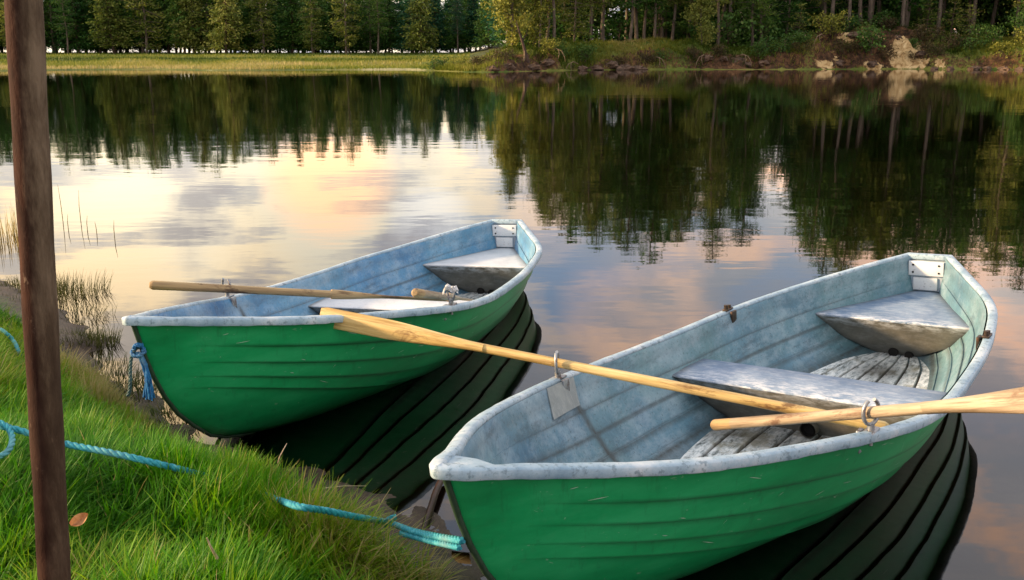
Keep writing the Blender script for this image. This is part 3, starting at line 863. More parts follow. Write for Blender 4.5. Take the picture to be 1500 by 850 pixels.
GRASS = np.array([(p.x, p.y) for p in [at(a, b, .12) for a, b in ((-900, 425), (-300, 435), (-60, 450), (0, 460), (35, 478), (60, 492), (94, 526), (135, 549), (196, 592), (250, 636), (304, 682), (362, 716), (414, 738), (466, 764), (514, 790), (558, 812), (612, 842), (645, 885), (680, 960), (740, 1130), (880, 1500))]])
GPOLY = np.vstack([GRASS, [(1.5, -6), (-40, -6), (-40, GRASS[0, 1])]])
def gdist(x, y): return np.where(inside(x, y, GPOLY), 1, -1) * seg_dist(x, y, GRASS)
def near_grass():
    n0 = 800000
    x = RNG.uniform(-5.2, .35, n0); y = RNG.uniform(1.1, 7.4, n0)
    d = sdist(x, y)
    g = gdist(x, y); edge = .035 * N1(x, y, 6) + .035 * N2(x, y, 14)
    px_, py_ = proj(np.stack([x, y, np.full(n0, .3)]))
    keep = (g > edge) & (d > .03) & (px_ > -130) & (px_ < 780) & (py_ < 1000)
    cl = N2(x, y, 9)
    dens = np.clip(.62 + .38 * sm(-.6, .8, cl), 0, 1) * np.clip(4.5 / np.maximum(y, 1), .4, 1.2)
    keep &= RNG.random(n0) < dens
    x, y, d, g = x[keep], y[keep], d[keep], g[keep]; n = len(x)
    z = bank_h(x, y, d) - .005
    e = g - edge[keep]
    rim = np.exp(-(e / .22) ** 2)
    cs = .085
    def hsh(i, j, k): 
        v = np.sin(i * 127.1 + j * 311.7 + k * 74.7) * 43758.5453
        return v - np.floor(v)
    wx = x + .03 * N3(x, y, 16); wy = y + .03 * N2(x + 4, y, 16)
    bi, bj = np.floor(wx / cs), np.floor(wy / cs); best = np.full(n, 9e9); cx_ = x.copy(); cy_ = y.copy(); cr = np.zeros(n)
    for di in (-1, 0, 1):
        for dj in (-1, 0, 1):
            i, j = bi + di, bj + dj
            qx = (i + hsh(i, j, 1)) * cs; qy = (j + hsh(i, j, 2)) * cs; dq = (wx - qx) ** 2 + (wy - qy) ** 2
            m_ = dq < best; best[m_] = dq[m_]; cx_[m_] = qx[m_]; cy_[m_] = qy[m_]; cr[m_] = hsh(i, j, 3)[m_]
    rc = np.sqrt(best)
    out_a = np.arctan2(wy - cy_, wx - cx_)
    flow = -0.9 + 1.3 * N1(x, y, 1.6) + .9 * N3(x, y, 5)
    vx = 1.0 * np.cos(out_a) + .75 * np.cos(flow); vy = 1.0 * np.sin(out_a) + .75 * np.sin(flow)
    ang = np.arctan2(vy, vx) + RNG.normal(0, .5, n)
    L = .64 * (.10 + .10 * RNG.random(n) + .07 * cr + .06 * np.clip(N2(x, y, 6), -.6, 1)) * (1 + .1 * rim) * (.55 + .45 * sm(0, .12, e)) * (1.1 - 2.2 * rc)
    lean = np.clip(.72 + 7.5 * rc + .3 * N3(x, y, 7) + RNG.normal(0, .28, n), .05, 2.0)
    wd = RNG.uniform(.0022, .0055, n)
    wd = np.where(RNG.random(n) < .015, wd * 2.4, wd)
    tint = .46 + .14 * N1(x + 7, y, 2.4) + .09 * N2(x, y + 3, 7) + RNG.normal(0, .10, n) + .05 + .24 * rim + .24 * (cr - .5)
    dead = RNG.random(n) < (.012 + .09 * rim)
    tint = np.where(dead, RNG.uniform(.85, 1, n), tint)
    tag(blades_mesh('grass', x, y, z, np.clip(L, .05, .5), wd, ang, lean, np.clip(tint, 0, 1), 5, M['grassm']), kind='stuff')
    print('near blades', n)
near_grass()

def tuft(px, py, z, n, L0, spread, lean, tint, label, group=None, name='grass_tuft', wd=(.002, .004)):
    c = at(px, py, z)
    a = RNG.uniform(0, 2 * np.pi, n); r = spread * np.sqrt(RNG.random(n))
    x = r * np.cos(a); y = r * np.sin(a)
    L = RNG.uniform(.45, 1.1, n) * L0
    o = blades_mesh(name, x, y, np.full(n, -.02), L * .62, RNG.uniform(*wd, n), a + RNG.normal(0, .6, n), np.clip(RNG.normal(lean, .3, n), .02, 1.8),
                    np.clip(RNG.normal(tint, .1, n), 0, 1), 5, M['weed'])
    o.location = c
    return tag(o, label, 'grass tuft' if name == 'grass_tuft' else 'reeds', group)
def mat_weed():
    t = NT('shore_weed')
    c = t.ramp(t.attr('tint'), [(0, (.020, .022, .008)), (.35, (.06, .065, .015)), (.6, (.12, .13, .03)), (.85, (.30, .24, .07)), (1, (.42, .32, .12))])
    return t.bsdf(c, .6, .3, transl=.3)
M['weed'] = mat_weed()
gt = 'weedy tufts along the shallow water edge'
tuft(100, 432, .0, 420, .26, .26, .5, .35, 'dark weedy tuft in the shallows right beside the post, farther than the mud spit', gt)
tuft(112, 464, .01, 260, .15, .22, .8, .30, 'low dark tuft in the shallows close to the post, just beyond the mud spit', gt)
tuft(142, 500, .02, 300, .16, .12, .6, .45, 'spiky brown tuft at the tip of the mud spit', gt)
tuft(40, 420, .02, 560, .13, .26, .6, .38, 'broad weedy tuft on the shore left of the post', gt)
tuft(10, 450, .05, 480, .12, .24, .6, .40, 'weedy brown green tuft at the left edge of the photo below the reeds', gt)
tuft(215, 572, .05, 220, .13, .14, .7, .4, 'low tuft on mud below the blue rope of the far boat', gt)
tuft(252, 607, .05, 200, .12, .12, .8, .55, 'small olive tuft against the stem of the far boat', gt)
tuft(108, 496, .04, 260, .12, .14, .8, .35, 'low dark weeds on the mud hard against the right side of the post', gt)
tuft(172, 556, .05, 240, .12, .13, .8, .45, 'low tuft at the mud edge between the mud spit and the blue rope', gt)
tuft(132, 545, .06, 300, .15, .2, .7, .35, 'low brown tuft on the mud behind the bank grass, right of the post', gt)
gr_ = 'reeds standing in the shallow water'
tuft(12, 352, -.02, 130, .50, .30, .15, .92, 'pale straw coloured reeds in the water at the left edge', gr_, 'reed_clump', (.004, .008))
tuft(45, 362, -.02, 50, .34, .2, .2, .85, 'sparse straw reeds in the water touching the left side of the post', gr_, 'reed_clump', (.004, .008))
for px, py, hgt, ln in ((92, 322, .5, -.05), (118, 322, .42, .03), (128, 338, .2, .03), (142, 343, .16, -.04), (168, 350, .24, .02), (100, 336, .2, .02)):
    mb = MB(); mb.tube([(0, 0, -.05), (ln * .05, 0, hgt * .35), (ln * .3, .01, hgt * .7)], [.0035, .003, .001], 6)
    o = mb.build('reed', M['weed2'] if 'weed2' in M else M.setdefault('weed2', mat_simple('reed_stalk', (.10, .085, .03), (.22, .18, .07), 14, .6)))
    o.location = at(px, py, 0)
    tag(o, 'single thin reed stalk standing in open water right of the post', 'reed', 'single reed stalks')

# ------------------------------------------------------------------ post, ropes, leaf, sticks
def rope_mesh(name, pts, rad, mats, pitch=None, n=None, parent=None):
    P = [Vector(p) for p in pts]; C = []                 # Catmull-Rom
    E = [P[0] * 2 - P[1]] + P + [P[-1] * 2 - P[-2]]
    for i in range(1, len(E) - 2):
        a, b, c, d = E[i - 1:i + 3]; m = max(6, int((c - b).length / (rad * .8)))
        for k in range(m):
            t = k / m
            C.append(.5 * ((2 * b) + (c - a) * t + (2 * a - 5 * b + 4 * c - d) * t * t + (3 * b - a - 3 * c + d) * t ** 3))
    C.append(P[-1])
    mb = MB(); pitch = pitch or rad * 7
    s = 0; acc = [0]
    for a, b in zip(C[:-1], C[1:]): s += (b - a).length; acc.append(s)
    nrm = Vector((0, 0, 1))
    fr = []
    for i, c in enumerate(C):
        t = (C[min(i + 1, len(C) - 1)] - C[max(i - 1, 0)]).normalized()
        nrm = (nrm - t * nrm.dot(t))
        if nrm.length < 1e-4: nrm = t.orthogonal()
        nrm.normalize(); fr.append((nrm.copy(), t.cross(nrm)))
    for k in range(3):
        st = []
        for c, (u, v), a in zip(C, fr, acc):
            ph = 2 * math.pi * (a / pitch + k / 3)
            st.append(c + (u * math.cos(ph) + v * math.sin(ph)) * rad * .50)
        mb.tube(st, rad * .56, 7)
    return mb.build(name, mats, parent)
def mat_rope(name, a, b, c3):
    t = NT(name)
    n = t.noise(60, 4, .7, stretch=(1, 1, 1)); n2 = t.noise(4, 3, .5)
    c = t.ramp(n, [(.35, a), (.55, b), (.75, c3)])
    c = t.mix(t.ramp(n2, [(.55, 0), (.7, .5)]), c, (.20, .33, .33))
    return t.bsdf(c, .6, .3, bump=t.noise(300, 2, .5), bd=.002, bstr=.5, transl=.08)
M['rope'] = mat_rope('turquoise_rope', (.01, .17, .24), (.03, .30, .38), (.15, .48, .52))
M['rope_blue'] = mat_rope('blue_rope', (.005, .07, .22), (.015, .15, .38), (.05, .28, .52))
M['rope_dark'] = mat_rope('dark_wet_rope', (.01, .03, .035), (.015, .06, .07), (.03, .10, .11))

def gz(px, py, dz=0):                    # point on the bank seen at a pixel, by iteration
    z = .2
    for _ in range(12):
        p = at(px, py, z); z = float(bank_h(np.array([p.x]), np.array([p.y]))[0]) + dz
    return at(px, py, z)
st = tow_n((.078, 0, -.225))
kn0 = gz(570, 766, .13)
rp = [st, st.lerp(kn0, .3) + Vector((0, 0, -.006)), st.lerp(kn0, .65) + Vector((0, 0, -.008)), kn0, gz(520, 757, .15), gz(475, 748, .17), gz(437, 742, .18),
      gz(395, 728, .07), gz(330, 706, .06), gz(280, 692, .08), gz(225, 678, .15), gz(165, 664, .185), gz(95, 650, .185), gz(40, 634, .19), gz(10, 626, .19), gz(-40, 618, .18)]
rope = rope_mesh('mooring_rope', rp, .0098, M['rope'])
tag(rope, 'turquoise mooring rope running from the near boat through the grass past the post', 'rope')
# overhand knot and doubled end near the stem
kn = gz(570, 765, .135)
mbk = [kn + Vector((math.cos(a) * .014 * (1 + .5 * math.sin(2 * a)), math.sin(a) * .010 + .004, .014 * math.sin(1.5 * a + .6))) for a in np.linspace(0, 7.4, 16)]
rope_mesh('knot', mbk, .0075, M['rope'], parent=rope)
rope_mesh('spliced_end', [kn0.lerp(st, f) + Vector((0, -.010, -.019 + .010 * max(0, f - .6))) for f in (.2, .6, .97)], .0085, M['rope'], parent=rope)
c = gz(-3, 643, .19)
v1 = (gz(18, 643, .19) - c); v2 = (gz(-3, 623, .20) - c)
tag(rope_mesh('rope_coil', [c + v1 * math.cos(a) * 1.0 + v2 * math.sin(a) * 1.05 + Vector((0, 0, .004 * a)) for a in np.linspace(-2.4, 4.6, 18)], .0085, M['rope']),
    'loop of turquoise rope lying in the grass at the left edge', 'rope')
tag(rope_mesh('rope_end', [gz(-40, 478, .10), gz(-10, 480, .14), gz(6, 486, .16), gz(20, 500, .15), gz(27, 515, .12), gz(31, 530, .05), gz(34, 545, .0)], .0095, M['rope']),
    'curved piece of turquoise rope in the grass left of the post, up the bank', 'rope')
# far boat bow line: knot on the stem, dark loop hanging, blue frayed tail
k = tow_f((.078, 0, -.135))
hang = thing('bow_line', 'blue rope knotted to the stem of the far boat with frayed tail', 'rope', k)
def rel(p): return Vector(p) - k
pt = lambda px, py: at_y(px, py, k.y - .03)
rope_mesh('knot', [rel(pt(202 + 7 * math.cos(a) * (1 + .4 * math.sin(3 * a)), 513 + 8 * math.sin(a))) + Vector((0, .012 * math.sin(2.3 * a), 0)) for a in np.linspace(0, 12, 30)], .007, M['rope_blue'], parent=hang)
rope_mesh('loop', [rel(pt(x, y)) for x, y in ((205, 508), (198, 512), (193, 522), (191, 540), (191, 560), (190, 572), (187, 580))], .0065, M['rope_dark'], parent=hang)
mb = MB()
for i in range(16):
    o_ = (i - 7.5) / 7.5
    mb.tube([rel(pt(203 + o_ * 3 + random.gauss(0, 1), 516)) + Vector((0, random.gauss(0, .006), 0)), rel(pt(212 + o_ * 3, 535)) + Vector((0, random.gauss(0, .008), 0)),
             rel(pt(217 + o_ * 4, 556)) + Vector((0, random.gauss(0, .009), 0)), rel(pt(219 + o_ * 5.5 + random.gauss(0, 1), 574 + random.uniform(-6, 12))) + Vector((0, random.gauss(0, .012), 0))], .0036, 5)
mb.build('frayed_tail', M['rope_blue'], hang)

def mat_post():
    t = NT('rusty_weathered_post')
    n = t.noise(14, 6, .7, stretch=(1.5, 1.5, .35)); n2 = t.noise(70, 5, .75, stretch=(1, 1, .4)); n3 = t.noise(5, 3, .6)
    c = t.ramp(n, [(.3, (.008, .003, .002)), (.5, (.020, .006, .004)), (.7, (.055, .020, .012))])
    c = t.mix(t.ramp(n3, [(.48, 0), (.68, .5)]), c, (.09, .05, .035))
    c = t.mix(t.ramp(n2, [(.62, 0), (.72, .6)]), c, (.20, .14, .10))
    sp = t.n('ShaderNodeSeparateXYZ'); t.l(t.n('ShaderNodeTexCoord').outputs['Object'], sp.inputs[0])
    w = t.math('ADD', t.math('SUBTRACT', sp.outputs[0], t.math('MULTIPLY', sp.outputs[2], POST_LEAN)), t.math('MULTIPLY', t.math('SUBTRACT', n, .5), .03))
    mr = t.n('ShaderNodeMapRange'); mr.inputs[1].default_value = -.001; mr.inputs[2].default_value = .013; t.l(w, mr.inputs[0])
    lit_side = t.ramp(n, [(.3, (.035, .022, .014)), (.48, (.10, .072, .046)), (.64, (.22, .17, .115))])  # light on the right side of the post painted into its colour, fading downward
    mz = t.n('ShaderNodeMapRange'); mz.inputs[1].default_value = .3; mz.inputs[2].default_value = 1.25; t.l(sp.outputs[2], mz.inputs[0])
    c = t.mix(t.math('MULTIPLY', t.math('MULTIPLY', mr.outputs[0], mz.outputs[0]), .9), c, lit_side)
    return t.bsdf(c, .8, .12, bump=n2, bd=.003, bstr=.7)
p0, p1 = at_y(34.5, 0, 1.15), at_y(80, 850, 1.15)
d = (p0 - p1)
base = p1 - d * ((p1.z - .25) / d.z)
top = p0 + d * .45; POST_LEAN = d.x / d.z
pr = thing('post', 'rusty brown round post standing in the grass in front', 'post', base)
mb = MB()
pts = [base.lerp(top, f) - base for f in np.linspace(0, 1, 40)]
mb.tube(pts, [.0203 + .0005 * math.sin(i * 1.7) for i in range(40)], 28)
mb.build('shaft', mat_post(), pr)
# a slightly domed top above the frame
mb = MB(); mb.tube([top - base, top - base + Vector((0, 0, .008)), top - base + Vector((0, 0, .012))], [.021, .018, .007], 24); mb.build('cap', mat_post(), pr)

def mat_leafd(): return mat_simple('dry_leaf', (.32, .13, .05), (.50, .27, .13), 40, .6, transl=.2)
lf = gz(118, 775, .13); mb = MB(); rows = []
for f in np.linspace(0, 1, 9):
    w = .022 * math.sin(math.pi * min(f * .95 + .05, 1)) ** .7
    rows.append([(f * .065 - .03, s * w, .014 * abs(s) * (1 - f * .3) + .02 * f * (f - .4)) for s in np.linspace(-1, 1, 7)])
mb.grid(rows)
o = mb.build('dry_leaf', mat_leafd()); o.location = lf + Vector((0, 0, .02)); o.rotation_euler = (.7, -.3, .6); o.scale = (.72, .72, 1.1)
tag(o, 'curled dry brown leaf lying on the grass right of the post', 'leaf')
M['twig'] = mat_simple('bleached_twig', (.30, .22, .14), (.50, .40, .28), 40, .7)
tg = 'bleached twigs and stalks'
def twig(pts, r, label):
    P = [Vector(p) for p in pts]; mb = MB(); mb.tube([p - P[0] for p in P], np.linspace(r, r * .35, len(P)), 6)
    o = mb.build('twig', M['twig']); o.location = P[0]; tag(o, label, 'twig')
twig([gz(425, 722, .05), gz(470, 716, .07), gz(505, 712, .06), gz(536, 712, .05)], .0035, 'bleached twig lying over the mud between the boats')
twig([gz(404, 690, .08), gz(410, 668, .16), gz(420, 650, .20)], .003, 'upright pale dead stalk at the grass edge under the far boat')
twig([gz(318, 818, .10), gz(308, 800, .15), gz(303, 788, .18)], .004, 'short straw stalk in the foreground grass below the rope')
twig([gz(553, 775, .06), gz(556, 750, .14), gz(555, 730, .18)], .0022, 'thin pale stalk standing beside the rope knot')
s0, s1 = at(624, 770, .0), at(650, 695, .03)
mb = MB(); mb.tube([s0 + Vector((-.02, -.06, -.05)) - s0, Vector((0, 0, .005)), (s1 - s0) * .5 + Vector((0, 0, .02)), s1 - s0], [.014, .0135, .013, .012], 10)
o = mb.build('dark_line_stick', mat_simple('dark_stick', (.015, .008, .006), (.05, .025, .018), 20, .4)); o.location = s0  # stick added to stand for a dark reflection line on the water
tag(o, 'dark stick added for a dark reflection line in the shallows behind the near boat', 'stick')

# ------------------------------------------------------------------ far shore
FN1, FN2, FN3 = WNoise(21, 16), WNoise(22, 16), WNoise(23, 16)
def shore_y(px):
    yw = np.interp(px, [-900, 0, 100, 250, 320, 450, 600, 640, 690, 720, 800, 860, 1000, 1150, 1300, 1500, 2000, 2600],
                   [107, 104.5, 103, 102.5, 103.5, 103, 102.5, 104, 106, 106, 104, 103, 102, 102, 101.5, 103, 104, 106])
    t = np.arctan((yw - 425) / F) + TH
    return CH / np.tan(t)
def top_z(px):                           # height of the steep right-hand bank
    yt = np.interp(px, [640, 690, 720, 760, 850, 930, 1000, 1060, 1100, 1150, 1200, 1250, 1320, 1400, 1500, 2000],
                   [100, 90, 80, 74, 68, 64, 66, 72, 74, 62, 50, 44, 48, 58, 62, 55])
    return CH + (YH - yt) / F * (shore_y(px) + 5)
def far_h(px, D):
    px = np.asarray(px, float); D = np.asarray(D, float)
    x = (px - 750) / F * D; ys = shore_y(px)
    d = D - ys + .8 * FN1(x, D * .3, .35)
    hill = sm(655, 745, px - .0 * d)
    low = .10 * sm(0, 1.5, d) + .42 * sm(2, 25, d) + .62 * sm(25, 68, d) + .06 * FN2(x, D, .5) * sm(0, 4, d)
    low = low - 3.2 * sm(118, 150, d)
    rag = 1 + .35 * FN2(x, D, .9)
    hi = top_z(px) * (.62 * sm(.05, .9 * rag + .55, d) + .38 * sm(1.2, 5.5, d)) + .012 * np.maximum(d - 6, 0) + .34 * FN3(x, D, 1.3) * sm(.1, 1.2, d) * (1 - sm(5, 12, d)) + .22 * FN1(x, D, 3.1) * sm(.1, .7, d) * (1 - .6 * sm(4, 9, d)) - .5 * np.abs(FN2(x + 3, D, 1.7)) * sm(.3, 1, d) * (1 - sm(1.6, 4, d)) + .12 * FN3(x, D, 6.5) * sm(.1, .6, d) * (1 - sm(3, 7, d))
    up = low * (1 - hill) + hi * hill
    return np.where(d > 0, up, np.maximum(.12 * d, -1.8)), d
cols = np.concatenate([np.linspace(-900, -40, 90), np.linspace(-35, 1550, 420), np.linspace(1560, 2600, 90)])
rows = np.concatenate([np.linspace(62, 70, 12), np.linspace(70.3, 92, 130), np.linspace(93, 240, 70)])
PX, DD = np.meshgrid(cols, rows)
HZ, dd = far_h(PX, DD)
FX = (PX - 750) / F * DD
def face_mask(px, x, D, d, z):           # bare sand and peat on the steep bank
    def spot(cx, cz, sx, sz): return np.exp(-((px - cx) / sx) ** 2 - ((z - cz) / sz) ** 2)
    n = FN2(x, D, 2.2)
    sand = np.maximum.reduce([spot(1308, 1.3, 26, 1.3), spot(1290, .35, 50, .35), spot(1340, .5, 14, .5), spot(1195, .5, 22, .6) * .8, spot(1235, 2.8, 40, .35) * .8, spot(1365, .5, 22, .5)])
    sand = sand * (.52 + .48 * sm(-.55, .25, np.sin((px - 1300) / 8.5 + z * 2.6 + 1.6 * FN1(x, D, 1.1)) + .5 * n))
    sand = np.clip(sand * 1.35 + .45 * n * (sand > .08), 0, 1) * (d < 7)
    peat = sm(.15, .5, d) * (1 - sm(2.2, 4.2, d)) * sm(690, 715, px) * np.clip(.5 + .9 * FN1(x, D, .8), 0, 1)
    peat = np.maximum(peat, (1 - sm(.9, 1.7, z)) * (d > .2) * (d < 6) * np.clip(np.exp(-((px - 760) / 55) ** 2) + np.exp(-((px - 1060) / 70) ** 2) + .7 * np.exp(-((px - 900) / 45) ** 2) + .7 * np.exp(-((px - 1440) / 60) ** 2), 0, 1))
    pale = sm(-.2, .3, d) * (1 - sm(.6, 5.2 + 2 * FN2(x, D, .3), d)) * (1 - sm(600, 650, px)) * sm(285, 330, px) * np.clip(.5 + .8 * FN1(x, D, .25), 0, 1)
    peat = np.maximum(peat, .8 * (np.exp(-((px - 1300) / 60) ** 2) + np.exp(-((px - 1200) / 35) ** 2)) * (d > .2) * (d < 6))
    peat = np.maximum(peat, .52 * sm(.1, .3, d) * (1 - sm(.9, 1.8, d)) * sm(690, 715, px))
    return sand, np.clip(peat, 0, 1), pale
sand, peat, pale = face_mask(PX, FX, DD, dd, HZ)
def mat_far():
    t = NT('far_bank_soil')
    n = t.noise(.9, 8, .75); n2 = t.noise(4.5, 6, .75); n3 = t.noise(.12, 4, .6)
    c = t.ramp(n, [(.32, (.028, .055, .010)), (.5, (.075, .115, .016)), (.66, (.16, .17, .035))])
    c = t.mix(t.ramp(n3, [(.45, 0), (.62, .7)]), c, (.20, .19, .045))
    pe = t.ramp(t.noise(1.7, 9, .78), [(.38, (.008, .005, .003)), (.50, (.055, .029, .014)), (.60, (.13, .068, .030)), (.72, (.28, .175, .09))])
    def crisp(name, amt=1.1):
        return t.ramp(t.math('ADD', t.attr(name), t.math('MULTIPLY', t.math('SUBTRACT', n2, .5), amt)), [(.42, 0), (.56, 1)])
    c = t.mix(crisp('peat'), c, pe)
    sa = t.ramp(t.noise(1.3, 7, .7, dist=1.2), [(.35, (.22, .13, .05)), (.5, (.50, .36, .17)), (.66, (.68, .54, .30))])
    ns = t.noise(.8, 7, .7, dist=1.8)
    c = t.mix(t.ramp(t.math('ADD', t.attr('sand'), t.math('MULTIPLY', t.math('SUBTRACT', ns, .5), 2.2)), [(.44, 0), (.58, 1)]), c, sa)
    c = t.mix(crisp('pale'), c, t.ramp(n2, [(.4, (.20, .20, .08)), (.65, (.44, .40, .22))]))
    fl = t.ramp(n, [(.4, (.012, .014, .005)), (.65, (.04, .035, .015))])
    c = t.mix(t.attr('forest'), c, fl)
    return t.bsdf(c, .85, .2, bump=n2, bd=.06, bstr=.6)
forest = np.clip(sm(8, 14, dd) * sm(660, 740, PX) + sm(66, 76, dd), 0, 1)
nx_, ny_ = len(cols), len(rows); idx = np.arange(nx_ * ny_).reshape(ny_, nx_)
quads = np.stack([idx[:-1, :-1], idx[:-1, 1:], idx[1:, 1:], idx[1:, :-1]], -1).reshape(-1, 4)
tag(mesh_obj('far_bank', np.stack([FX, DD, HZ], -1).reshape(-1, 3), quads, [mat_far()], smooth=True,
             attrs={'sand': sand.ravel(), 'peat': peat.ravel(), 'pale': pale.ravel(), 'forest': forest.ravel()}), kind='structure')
def fpos(px, D, dz=0.0):
    z, d = far_h(np.array([px]), np.array([D]))
    return Vector(((px - 750) / F * D, D, float(z[0]) + dz))

# far grasses
def far_grass():
    n = 52000
    px = RNG.uniform(-60, 690, n); D = shore_y(px) + RNG.random(n) ** 1.4 * 74
    z, d = far_h(px, D); x = (px - 750) / F * D
    _, _, pl = face_mask(px, x, D, d, z)
    k = (d > .15) & (z > .03) & (RNG.random(n) > pl * .85)
    px, D, z, d, x = px[k], D[k], z[k], d[k], x[k]; m = len(x)
    tint = .46 + .24 * FN1(x * .25, D, .22) + .14 * FN3(x * .4, D, .5) - .12 * sm(20, 55, d) + .10 * FN1(x, D, .09) + .12 * FN2(x, D, .5) + RNG.normal(0, .09, m) + .10 * np.exp(-(d / 3) ** 2)
    L = .16 + .22 * RNG.random(m) + .12 * np.clip(FN2(x, D, .35), 0, 1)
    tag(blades_mesh('meadow_grass', x, D, z - .02, L, RNG.uniform(.03, .07, m), RNG.uniform(0, 6.3, m), np.clip(RNG.normal(.4, .25, m), 0, 1.3), np.clip(tint, 0, 1), 2, M['fargrass']), kind='stuff')
    n = 90000
    px = RNG.uniform(640, 1560, n); D = shore_y(px) + RNG.random(n) ** 1.3 * 11
    z, d = far_h(px, D); x = (px - 750) / F * D
    s_, p_, _ = face_mask(px, x, D, d, z)
    k = (d > .15) & (z > .04) & (RNG.random(n) > np.clip(s_ * 2.2 + p_ * .93, 0, 1)) & (RNG.random(n) > sm(7, 12, d)) & (RNG.random(n) < .15 + sm(.3, 1.3, d))
    px, D, z, d, x = px[k], D[k], z[k], d[k], x[k]; m = len(x)
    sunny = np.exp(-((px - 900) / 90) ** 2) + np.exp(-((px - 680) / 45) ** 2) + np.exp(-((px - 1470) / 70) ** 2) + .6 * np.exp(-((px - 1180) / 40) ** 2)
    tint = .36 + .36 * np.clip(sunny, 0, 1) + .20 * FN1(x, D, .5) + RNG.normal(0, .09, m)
    L = .18 + .28 * RNG.random(m) + .22 * np.exp(-((d - 2.0) / 1.2) ** 2)
    tag(blades_mesh('bank_grass', x, D, z - .02, L, RNG.uniform(.03, .06, m), RNG.normal(-1.6, .9, m), np.clip(RNG.normal(.8, .35, m), 0, 1.6), np.clip(tint, 0, 1), 3, M['fargrass']), kind='stuff')
def mat_fg():
    t = NT('far_grass_blades')
    c = t.ramp(t.attr('tint'), [(0, (.014, .035, .006)), (.35, (.05, .095, .010)), (.6, (.16, .20, .022)), (.8, (.28, .27, .055)), (1, (.42, .36, .16))])
    return t.bsdf(c, .7, .2, transl=.25)
M['fargrass'] = mat_fg()
far_grass()

# ---- trees
def quads_cloud(C, size, asp, tint, rng, flat=0.0, dirs=None):
    n = len(C)
    u = rng.normal(size=(n, 3)) if dirs is None else dirs + rng.normal(size=(n, 3)) * .45
    u /= np.linalg.norm(u, axis=1)[:, None]
    r = rng.normal(size=(n, 3)); r[:, 2] += flat * np.sign(r[:, 2] + 1e-9)
    v = np.cross(u, r); v /= np.linalg.norm(v, axis=1)[:, None] + 1e-9
    s = (size * rng.uniform(.6, 1.35, n))[:, None]
    a = u * s * .5; b = v * s * .5 * asp
    V = np.stack([C - a - b * .35, C - a * .1 + b, C + a, C - a * .1 - b], 1).reshape(-1, 3)
    return V, np.repeat(tint, 4)
def conifer(seed, H, base, R, dens, leaf, shape='pine', droop=.15):
    rng = np.random.default_rng(seed); C = []; Dv = []; T = []; limbs = []
    z = base
    lean = rng.normal(0, .012 * H, 2)
    axis = lambda q: np.array([lean[0] * (q / H) ** 2 + .12 * math.sin(q * .7 + seed), lean[1] * (q / H) ** 2 + .10 * math.sin(q * .55 + 2 * seed), q])
    while z < H - .15:
        f = (z - base) / (H - base)
        if shape == 'spruce': r = R * 1.08 * (1 - f) ** 1.0 * (.75 + .25 * min(1, f * 6)) + .12
        else: r = R * (math.sin(math.pi * min(1, .22 + .78 * f)) ** .75 * (.75 + .35 * rng.random())) + .15
        nb = int(rng.integers(4, 7))
        a0 = rng.uniform(0, 6.28)
        for b in range(nb):
            if rng.random() < (.12 if shape == 'spruce' else .22): continue
            a = a0 + b * 6.28 / nb + rng.normal(0, .25); rr = r * rng.uniform(.65, 1.15)
            el = (-droop if shape == 'spruce' else rng.normal(.12, .2) - .25 * (1 - f))
            dv = np.array([math.cos(a) * math.cos(el), math.sin(a) * math.cos(el), math.sin(el)])
            p0 = axis(z)
            tip = p0 + dv * rr
            if rr > .5: limbs.append((p0, tip, .02 + .018 * rr))
            k = max(2, int(rr / .30 * dens)); bt = rng.normal(0, .16)
            for q in range(k):
                ff = .28 + .72 * (q + rng.random() * .6) / k
                c = p0 + dv * rr * min(ff, 1.02)
                m = int(rng.integers(4, 7))
                sp = .16 + .10 * rr
                cc = c + rng.normal(size=(m, 3)) * np.array([sp, sp, sp * .5])
                C.append(cc); Dv.append(np.tile(dv + np.array([0, 0, -.15 if shape == 'spruce' else .25]), (m, 1)))
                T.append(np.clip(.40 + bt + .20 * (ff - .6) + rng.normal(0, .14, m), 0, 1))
        z += (.34 if shape == 'spruce' else .48) * rng.uniform(.8, 1.25)
    C = np.concatenate(C); Dv = np.concatenate(Dv); T = np.concatenate(T)
    V, t4 = quads_cloud(C, leaf, .42, T, rng, .3, Dv)
    mb = MB()
    r0 = .0105 * H + .03
    pts = [axis(q) for q in np.linspace(-.3, H - .2, 16)]
    mb.tube(pts, [r0 * (1 - .9 * (i / 15)) + .012 for i in range(16)], 9)
    for a, b, r in limbs:
        mb.tube([a, a * .5 + b * .5 + np.array([0, 0, .04]), b], [r, r * .6, r * .2], 4, cap=False)
    for q in np.linspace(base * .35, base, 7) if base > 2 else []:      # dead stubs below the crown
        a = rng.uniform(0, 6.28); l = rng.uniform(.2, .9); p0 = axis(q)
        mb.tube([p0, p0 + np.array([math.cos(a) * l, math.sin(a) * l, rng.normal(-.05, .1)])], [.022, .006], 4, cap=False)
    return (np.asarray(V), t4), mb
